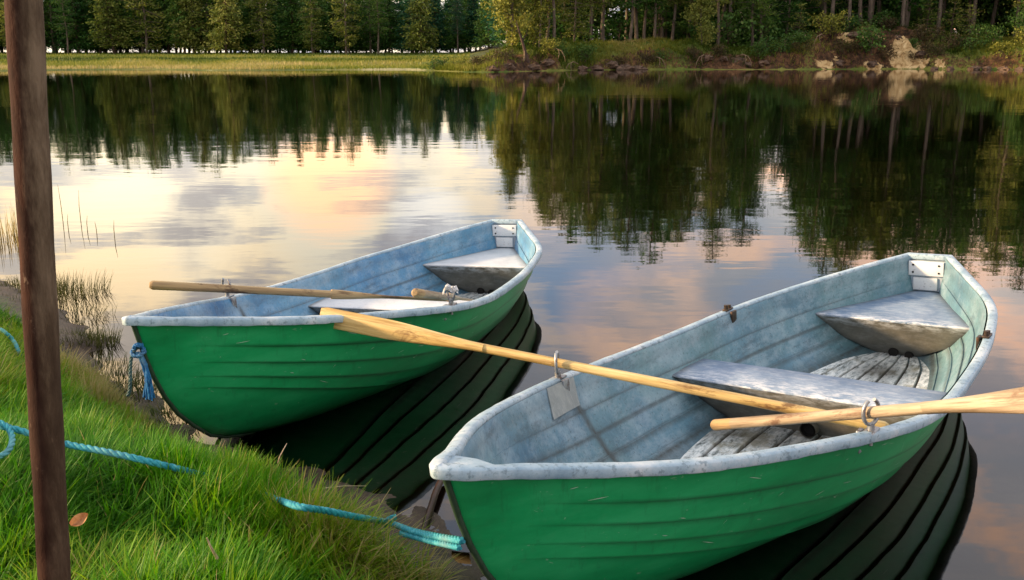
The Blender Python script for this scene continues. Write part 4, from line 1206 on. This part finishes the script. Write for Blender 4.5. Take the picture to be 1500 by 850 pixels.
def broadleaf(seed, H, base, R, n, leaf, stems=1):
    rng = np.random.default_rng(seed); mb = MB(); C = []; T = []
    for s in range(stems):
        off = rng.normal(0, .35, 2) if stems > 1 else np.zeros(2)
        hh = H * rng.uniform(.8, 1.0)
        ax = lambda q: np.array([off[0] * (1 + q / H) + .15 * math.sin(q * .8 + seed + s), off[1] * (1 + q / H) + .12 * math.sin(q * .6 + s), q])
        mb.tube([ax(q) for q in np.linspace(-.2, hh * .92, 10)], [(.012 * H + .02) * (1 - .9 * i / 9) + .008 for i in range(10)], 8)
        nb = int(9 + H * 1.6)
        for b in range(nb):
            q = base + (hh - base) * (b + rng.random()) / nb; f = (q - base) / (hh - base)
            a = rng.uniform(0, 6.28); rr = R * math.sin(math.pi * min(.97, .18 + .8 * f)) ** .8 * rng.uniform(.5, 1.1)
            p0 = ax(q * .94); el = rng.normal(.45, .25); tip = p0 + rr * np.array([math.cos(a) * math.cos(el), math.sin(a) * math.cos(el), math.sin(el)])
            mb.tube([p0, p0 * .5 + tip * .5, tip], [.012 + .012 * rr, .01 + .006 * rr, .004], 4, cap=False)
            m = int(n / nb / stems); bt = rng.normal(0, .15); t = rng.random(m) ** .6
            cc = p0 + (tip - p0) * t[:, None] * 1.05 + rng.normal(size=(m, 3)) * (.16 + .16 * rr) * np.array([1, 1, .8])
            C.append(cc); T.append(np.clip(.45 + bt + rng.normal(0, .15, m), 0, 1))
    C = np.concatenate(C); T = np.concatenate(T)
    V, t4 = quads_cloud(C, leaf, .7, T, rng)
    return (V, t4), mb

M['bark'] = mat_simple('pine_bark', (.03, .022, .016), (.10, .07, .05), 5, .85, .02, stretch=(1, 1, .25))
M['bark_pale'] = mat_simple('pale_bark', (.055, .044, .034), (.17, .14, .11), 5, .8, .01, stretch=(1, 1, .3))
LEAF = {
    'dark': mat_leaf('dark_needles', [(.008, .042, .006), (.030, .110, .016), (.080, .17, .024), (.15, .23, .04)]),
    'teal': mat_leaf('blue_green_needles', [(.004, .038, .018), (.012, .080, .036), (.028, .12, .05), (.06, .155, .06)]),
    'olive': mat_leaf('olive_needles', [(.036, .060, .009), (.095, .140, .019), (.165, .20, .036), (.25, .26, .06)]),
    'gold': mat_leaf('sunny_leaves', [(.06, .08, .010), (.14, .165, .02), (.22, .23, .035), (.32, .30, .06)]),
    'leaf': mat_leaf('fresh_leaves', [(.012, .040, .006), (.03, .085, .012), (.06, .13, .02), (.11, .17, .035)]),
    'heath': mat_leaf('heather', [(.025, .020, .010), (.055, .045, .018), (.09, .075, .025), (.13, .06, .035)]),
}
class Kind:
    def __init__(s, data, mb, bark): s.V, s.t = data[0], data[1]; s.mb = mb; s.bark = bark; s.tr = None; s.cr = {}
    def place(s, name, label, cat, loc, leaf, rot, sc, group=None, crown='crown', trunk='trunk'):
        root = thing(name, label, cat, loc, (0, 0, rot), group); root.scale = (sc, sc, sc)
        if s.tr is None: s.tr = s.mb.build(trunk, M[s.bark], None); COL.objects.unlink(s.tr)
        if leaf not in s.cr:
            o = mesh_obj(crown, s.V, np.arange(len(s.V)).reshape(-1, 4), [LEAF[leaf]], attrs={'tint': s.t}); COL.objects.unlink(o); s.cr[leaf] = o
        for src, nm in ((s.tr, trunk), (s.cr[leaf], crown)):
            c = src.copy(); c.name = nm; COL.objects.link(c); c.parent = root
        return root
rr = random.Random(3)
SPR = [Kind(*conifer(40 + i, 10.0, .72 + .12 * i, 2.0 + .15 * (i % 3), 2.3, .29, 'spruce', .12 + .05 * (i % 3)), 'bark') for i in range(5)]
PIN = [Kind(*conifer(60 + i, 10.0, (1.0, 1.3, 1.1, 1.5)[i], 1.85 + .15 * (i % 2), 2.1, .28, 'pine'), 'bark_pale') for i in range(4)]
TAL = [Kind(*conifer(80 + i, 15.0, (3.4, 4.4, 5.4, 4.0)[i], 2.2 + .2 * (i % 2), 2.1, .26, 'pine'), 'bark_pale') for i in range(4)]
BIR = [Kind(*broadleaf(100 + i, 6.5, .5, 2.0, 2600, .24, 1 + i % 2), 'bark_pale') for i in range(3)]
SAP = [Kind(*conifer(120 + i, 4.2, .5, 1.15, 1.1, .22, 'pine'), 'bark') for i in range(2)]
BUS = [Kind(*broadleaf(140 + i, 1.3, .05, 1.0, 900, .15, 3), 'bark') for i in range(4)]

# left forest: rows of conifers on the low strip beyond the meadow
def left_forest():
    rowsD = [(141, 6.0, 'front'), (146, 3.2, 'mid'), (151, 2.8, 'back'), (156, 2.8, 'back'), (161, 3.0, 'back')]
    for D, step, row in rowsD:
        x = (-130 - 750) / F * D + rr.random() * 2
        while x < (728 - 750) / F * D:
            px = 750 + F * x / D
            Hh = float(np.interp(px, [-150, 330, 360, 480, 560, 640, 740], [16.5, 16.2, 15.0, 14.5, 13.6, 12.8, 12.2])) * rr.uniform(.84, .99)
            jD = D + rr.uniform(-1.2, 1.2)
            f = rr.random()
            if row == 'front':
                k = rr.choice(PIN if f < .40 else (SPR if f < .82 else TAL)); Hh *= rr.uniform(.74, 1.04); jD += rr.uniform(-2.5, 2.5); lf = 'olive' if f < .62 else ('teal' if px > 580 and f > .75 else 'dark')
                lab = {'olive': 'paler olive pine standing out in the front row of the left forest', 'dark': 'dark green conifer in the front row of the left forest',
                       'teal': 'bluish green conifer in the front row of the left forest'}[lf]
                if k in PIN and lf == 'dark' and f < .40: Hh *= .9
            else:
                k = rr.choice(SPR + PIN[:1]); lf = 'teal' if (px > 580 and f < .6) else 'dark'
                lab = {'dark': 'dark green conifer in the shaded rows behind the front of the left forest',
                       'teal': 'bluish green conifer in the shaded rows behind the front of the left forest'}[lf]
            k.place('conifer_tree', lab, 'tree', fpos(px, jD, -.05), lf, rr.uniform(0, 6.28), Hh / (15.0 if k in TAL else 10.0), 'conifers of the forest across the meadow on the left, ' + lf + (' front row' if row == 'front' else ' back rows'))
            x += step * rr.uniform(.7, 1.25)
left_forest()

# right bank
def top_from_reflection(px):
    return np.interp(px, [700, 740, 765, 790, 830, 870, 950, 1010, 1050, 1075, 1100, 1125, 1150, 1180, 1300, 1450, 1700, 2000], [290, 300, 318, 335, 380, 372, 385, 400, 390, 415, 345, 320, 345, 405, 430, 440, 440, 430])
def right_forest():
    rows_ = [(6.5, 4.2, 'f'), (10, 3.2, 'm'), (15, 3.2, 'm'), (21, 3.2, 'b'), (28, 3.4, 'b'), (36, 3.6, 'b')]
    for dd_, step, row in rows_:
        px = 742 + rr.random() * 20
        while px < 1720:
            D = float(shore_y(px)) + dd_ + rr.uniform(-1.3, 1.3)
            g = fpos(px, D, -.1)
            yr = float(top_from_reflection(px))
            H = (yr - YH) / F * D - CH - g.z
            H *= rr.uniform(.72, 1.02) if row != 'b' else rr.uniform(.62, .92)
            gap = 1108 < px < 1152
            if gap: H = min(H, rr.uniform(8.0, 10.5))
            if row == 'f' and 905 < px < 992: px += 12; continue
            H = max(H, 4)
            stepp = step * F / D * rr.uniform(.6, 1.35)
            f = rr.random()
            if row == 'f':
                if f < .42: px += stepp; continue
                k = rr.choice(TAL); lf = 'olive' if f < .8 else 'dark'; nm = 'pine_tree'
                lab = 'tall %s pine near the edge of the right bank with bare lower trunk' % ('olive green' if lf == 'olive' else 'dark green'); gp = 'pines along the right bank edge, ' + lf; s_ = H / 15
            elif row == 'm':
                k = rr.choice(TAL if f < .7 else PIN); lf = 'olive' if f < .35 else 'dark'; nm = 'pine_tree'
                lab = '%s pine within the right bank forest behind the edge trees' % ('olive green' if lf == 'olive' else 'dark green'); gp = 'pines inside the right bank forest, ' + lf
                s_ = H / (15 if k in TAL else 10)
            else:
                k = rr.choice(SPR + PIN[:2] + TAL[:2]); lf = 'teal' if px < 800 and f < .7 else 'dark'; nm = 'conifer_tree'
                lab = '%s conifer deep in the right bank forest' % ('bluish green' if lf == 'teal' else 'dark green'); gp = 'deep forest conifers on the right, ' + lf
                s_ = H / (15 if k in TAL else 10)
            k.place(nm, lab, 'tree', g, lf, rr.uniform(0, 6.28), s_, gp)
            px += stepp
    # individuals
    for px, dd_, k, lf, H, h0, lab, nm in (
        (752, 6.0, BIR[0], 'gold', 7.5, 6.5, 'sunlit golden green tree at the left tip of the right bank beside the leaning snag', 'birch_tree'),
        (788, 6.5, BIR[1], 'gold', 6.0, 6.5, 'second golden green tree from the left tip of the right bank, above the bright grass', 'birch_tree'),
        (800, 8.0, TAL[1], 'olive', 13, 15, 'tall slender pine rising behind the golden trees at the left tip', 'pine_tree'),
        (838, 7.0, PIN[1], 'olive', 8.5, 10, 'olive pine right of the golden trees, with foliage down to the grass', 'pine_tree'),
        (862, 8.5, TAL[3], 'olive', 14.0, 15, 'olive pine with forked pale trunk between golden trees and the bright grass ledge', 'pine_tree'),
        (1018, 3.6, BIR[2], 'olive', 5.2, 6.5, 'fluffy grey green tree leaning over the bank in the middle right', 'birch_tree'),
        (1040, 4.6, TAL[2], 'olive', 12.5, 15, 'pine whose pale trunk rises out of the fluffy grey green tree', 'pine_tree'),
        (1090, 6.0, TAL[0], 'dark', 12.0, 15, 'pine with thick pale trunk standing alone right of the fluffy tree', 'pine_tree'),
        (1068, 7.5, BUS[0], 'leaf', 3.0, 1.3, 'dark rounded green bush between two pale trunks on the right bank', 'bush'),
        (1118, 9.0, BUS[1], 'leaf', 3.2, 1.3, 'large dark green bush right of the lone thick pale trunk', 'bush'),
        (1157, 6.0, SAP[0], 'olive', 3.4, 4.2, 'small flat topped pine sapling left of the sand slope', 'pine_tree'),
        (918, 8.2, TAL[1], 'dark', 12.5, 15, 'first of the slim grey trunks in the dark opening behind the bright grass ledge', 'pine_tree'),
        (938, 9.2, TAL[3], 'dark', 13.0, 15, 'second slim grey trunk from the left in the dark opening behind the grass ledge', 'pine_tree'),
        (951, 8.4, TAL[0], 'dark', 12.0, 15, 'middle one of the slim grey trunks in the dark opening behind the grass ledge', 'pine_tree'),
        (964, 9.8, TAL[2], 'dark', 13.5, 15, 'fourth slim grey trunk from the left in the dark opening behind the grass ledge', 'pine_tree'),
        (978, 8.8, TAL[1], 'olive', 13.0, 15, 'last slim grey trunk of the dark opening, just left of the fluffy grey green tree', 'pine_tree'),
        (1202, 8.0, TAL[2], 'dark', 16, 15, 'thick trunked tall pine above the reddish slope on the right', 'pine_tree'),
        (1240, 9.0, TAL[1], 'dark', 16, 15, 'straight grey trunked pine above the top of the sand slope', 'pine_tree'),
        (1255, 11.0, TAL[0], 'dark', 16, 15, 'thinner grey trunked pine just behind the one above the sand slope', 'pine_tree'),
        (1305, 9.5, TAL[1], 'dark', 15.5, 15, 'pine with pinkish trunk above the sand patch', 'pine_tree'),
        (1335, 7.0, SAP[1], 'olive', 3.6, 4.2, 'low spreading olive pine above the sand patch', 'pine_tree'),
        (1372, 6.5, SAP[0], 'olive', 3.8, 4.2, 'olive sapling second right of the sand patch', 'pine_tree'),
        (1395, 6.0, SAP[1], 'olive', 3.5, 4.2, 'slim trunked sapling right of the sand patch by the heath', 'pine_tree'),
        (1478, 5.0, BIR[0], 'leaf', 5.0, 6.5, 'bright green leafy tree at the right edge of the photo', 'birch_tree'),
        (1510, 5.6, BIR[1], 'leaf', 5.6, 6.5, 'leafy tree cut by the right edge of the photo', 'birch_tree')):
        D = float(shore_y(px)) + dd_
        k.place(nm, lab, 'bush' if nm == 'bush' else 'tree', fpos(px, D, -.08), lf, rr.uniform(0, 6.28), H / h0)
    bl = [(640, 1.2, 'leaf', .7, 'round bright bush at the far left end of the right bank by the water'), (668, 2.5, 'gold', .7, 'yellow green mound of shrubs on the spit left of the leaning snag'),
          (700, 3.5, 'heath', .7, 'brown heather mound above the spit left of the golden tree'), (728, 3.2, 'heath', .8, 'brown heather mound under the golden tree, left of the snag'),
          (792, 2.6, 'gold', .9, 'bright yellow green bush right of the leaning snag'), (812, 3.0, 'leaf', 1.0, 'green bush on the bank right of the yellow green bush'),
          (845, 1.8, 'leaf', .9, 'green shrub hanging over the bank below the olive pine'), (900, 1.0, 'heath', .6, 'brown hanging turf clump under the bright grass ledge'),
          (968, .9, 'leaf', .8, 'green bush at the waterline below the bright grass ledge'), (1005, 1.6, 'heath', .7, 'brown clump of roots and heather below the fluffy tree'),
          (1130, 1.6, 'leaf', 1.1, 'wide low green bush at the waterline left of the reddish slope'), (1150, 3.0, 'leaf', 1.2, 'wide green bush above the waterline bush, left of the reddish slope'),
          (1205, 4.0, 'gold', 1.3, 'yellow green bush topping the reddish slope'), (1222, 5.5, 'leaf', 1.3, 'fresh green bush above the thin pale ledge'),
          (1258, 1.5, 'leaf', 1.5, 'tall green shrub between the reddish slope and the sand patch'), (1285, 6.5, 'leaf', 1.2, 'green shrub on the brow above the sand patch'),
          (1270, 7.0, 'heath', 1.0, 'brown heather on the brow left of the sand patch'), (1335, 4.5, 'heath', 1.0, 'dark brown heather overhanging the sand patch'),
          (1325, 1.3, 'heath', .7, 'small dark shrub in the middle of the sand'), (1285, 1.4, 'heath', .8, 'dark shrub on the lower left of the sand slope'), (1318, 3.6, 'leaf', .7, 'green tuft of shrub near the top of the sand slope'), (1165, 1.0, 'heath', .7, 'brown shrub at the foot of the reddish slope, left side'), (1232, 1.3, 'heath', .8, 'brown hanging clump between the reddish slope and the tall shrub'), (935, 1.5, 'heath', .7, 'brown turf clump hanging right of centre under the bright grass ledge'), (1045, 1.6, 'heath', .8, 'brown heather clump right below the fluffy grey green tree'), (1100, 1.8, 'leaf', .9, 'green clump at the bank edge below the lone thick trunk'), (1350, 1.8, 'heath', .8, 'dark shrub on the lower right of the sand'),
          (1375, 4.0, 'heath', 1.0, 'reddish heather right of the sand patch'), (1400, 3.4, 'leaf', .9, 'green shrub above the rocks on the right'),
          (1425, 4.5, 'leaf', 1.1, 'green shrub below the saplings on the right'), (1455, 3.0, 'gold', 1.0, 'yellow green bush near the right edge of the photo'),
          (1490, 2.5, 'gold', 1.1, 'yellow green bush at the right edge of the photo by the water')]
    for px, dd_, lf, s_, lab in bl:
        D = float(shore_y(px)) + dd_
        rr.choice(BUS).place('bush', lab, 'bush', fpos(px, D, -.05), lf, rr.uniform(0, 6.28), s_, None, 'foliage', 'stem')
    # dark undergrowth deeper in
    for i in range(64):
        px = rr.uniform(745, 1560); D = float(shore_y(px)) + rr.uniform(9, 34)
        rr.choice(BUS).place('bush', 'dark undergrowth bush in the shade between the trunks of the right forest', 'bush', fpos(px, D, -.05), 'dark', rr.uniform(0, 6.28), rr.uniform(1.2, 2.4), 'shaded undergrowth bushes', 'foliage', 'stem')
right_forest()

# snag, roots, rocks on the eroded bank
M['snag'] = mat_simple('dead_wood', (.02, .012, .010), (.08, .05, .035), 4, .8, stretch=(1, 1, .4))
M['root'] = mat_simple('bleached_roots', (.09, .06, .04), (.26, .19, .12), 5, .8)
M['rock'] = mat_simple('bank_rock', (.04, .026, .018), (.15, .10, .07), 2.5, .85, .05)
b0 = fpos(770, float(shore_y(770)) + 1.4); 
sn = thing('dead_snag', 'dark leaning dead trunk with split pale foot at the left tip of the right bank', 'dead tree', b0)
mb = MB(); mb.tube([(0.15, 0, -.3), (0, 0, .3), (-.25, .1, 1.2), (-.6, .2, 2.3), (-.8, .2, 3.0)], [.2, .16, .11, .07, .02], 9)
mb.build('trunk', M['snag'], sn)
mb = MB(); mb.tube([(-.3, .15, 1.4), (.05, .25, 2.0), (.1, .2, 2.4)], [.05, .03, .01], 6); mb.tube([(-.5, .2, 2.0), (-.85, .1, 2.2)], [.035, .01], 6)
mb.build('branch', M['snag'], sn)
mb = MB(); mb.tube([(-.2, -.12, -.3), (-.12, -.12, .2), (-.12, -.05, .75)], [.11, .09, .03], 8); mb.build('split_foot', M['root'], sn)
for px, dd_, sx, lab in ((815, .9, 1, 'arched bare root hanging over the water right of the snag'), (835, .8, -1, 'hanging bare root further right of the snag, above dark water'),
                         (958, 1.0, 1, 'thin bare branch sticking out of the bank under the bright grass ledge'), (1020, .7, -1, 'bare root at the waterline below the fluffy tree'),
                         (1080, .8, 1, 'bare root on the red brown bank right of the fluffy tree'), (1185, 1.2, -1, 'pale root across the reddish slope')):
    D = float(shore_y(px)) + dd_; b = fpos(px, D)
    mb = MB(); mb.tube([(-.55 * sx, .4, .55), (-.15 * sx, -.1, .75), (.3 * sx, -.35, .55), (.55 * sx, -.5, .05), (.6 * sx, -.5, -.3)], [.045, .04, .035, .025, .012], 7)
    mb.tube([(.05 * sx, -.2, .68), (.1 * sx, -.45, .3), (.0 * sx, -.5, -.1)], [.035, .03, .012], 6)
    o = mb.build('root', M['root']); o.location = b; tag(o, lab, 'root')
for px, dd_, s_, lab in ((1410, .7, .55, 'dark angular rock at the waterline right of the sand'), (1428, 1.0, .45, 'second smaller rock at the waterline right of the sand'),
                         (1452, .6, .5, 'reddish rock at the waterline near the right edge'), (1475, .7, .4, 'pale small rock at the waterline close to the right edge'),
                         (1188, 2.2, .5, 'dark boulder at the top left of the reddish slope'), (1215, .8, .5, 'reddish boulder at the foot of the reddish slope'),
                         (1352, .5, .35, 'pale rock at the foot of the sand patch'), (1375, .6, .45, 'brown rock right of the sand foot'), (1052, .6, .45, 'red brown rock at the waterline right of the fluffy tree'),
                         (1085, .8, .4, 'red brown rock at the waterline before the wide low bush'), (780, .5, .5, 'brown rock at the waterline right under the leaning snag'), (800, .9, .6, 'dark earth lump between the snag and the arched root'), (850, .5, .5, 'dark rock at the waterline below the hanging root'), (892, 1.2, .7, 'pinkish earth block halfway up the bank under the bright grass ledge'), (930, .6, .6, 'brown rock at the waterline under the slim grey trunks'), (1030, .6, .5, 'small red brown rock below the fluffy tree'), (1068, 1.1, .7, 'large red brown earth lump right of the fluffy tree'), (1110, .6, .5, 'dark rock below the lone thick trunk'), (1262, .6, .5, 'brown rock at the waterline left of the sand foot'), (1330, 1.6, .6, 'tan rock ledge jutting from the middle of the sand slope'), (1295, 2.2, .5, 'tan rock high on the left of the sand slope'), (1235, 2.8, .6, 'pale stone on the ledge above the reddish slope'),
                         (870, .6, .6, 'brown earth block fallen under the bright grass ledge'), (912, .6, .7, 'grey brown earth block under the bright grass ledge'), (745, .8, .5, 'dark peat block at the waterline left of the snag'), (722, .6, .45, 'mossy peat block at the waterline on the spit')):
    D = float(shore_y(px)) + dd_; b = fpos(px, D, .05); rng = np.random.default_rng(px)
    mb = MB(); rows = []
    for v in np.linspace(-1.2, 1.5, 8):
        rows.append([Vector((math.cos(a) * math.cos(v) * 1.2, math.sin(a) * math.cos(v), math.sin(v) * .8)) * s_ * (1 + .22 * math.sin(3 * a + v * 2 + px) + .14 * rng.normal()) for a in np.linspace(0, 6.283, 11)[:-1]])
    mb.grid(rows, closed=True); mb.add(rows[-1], [tuple(range(10))])
    o = mb.build('boulder', M['rock'], smooth=False); o.location = b; o.scale = (1.0, .8, .66); o.rotation_euler = (0, 0, px * .7); tag(o, lab, 'rock')
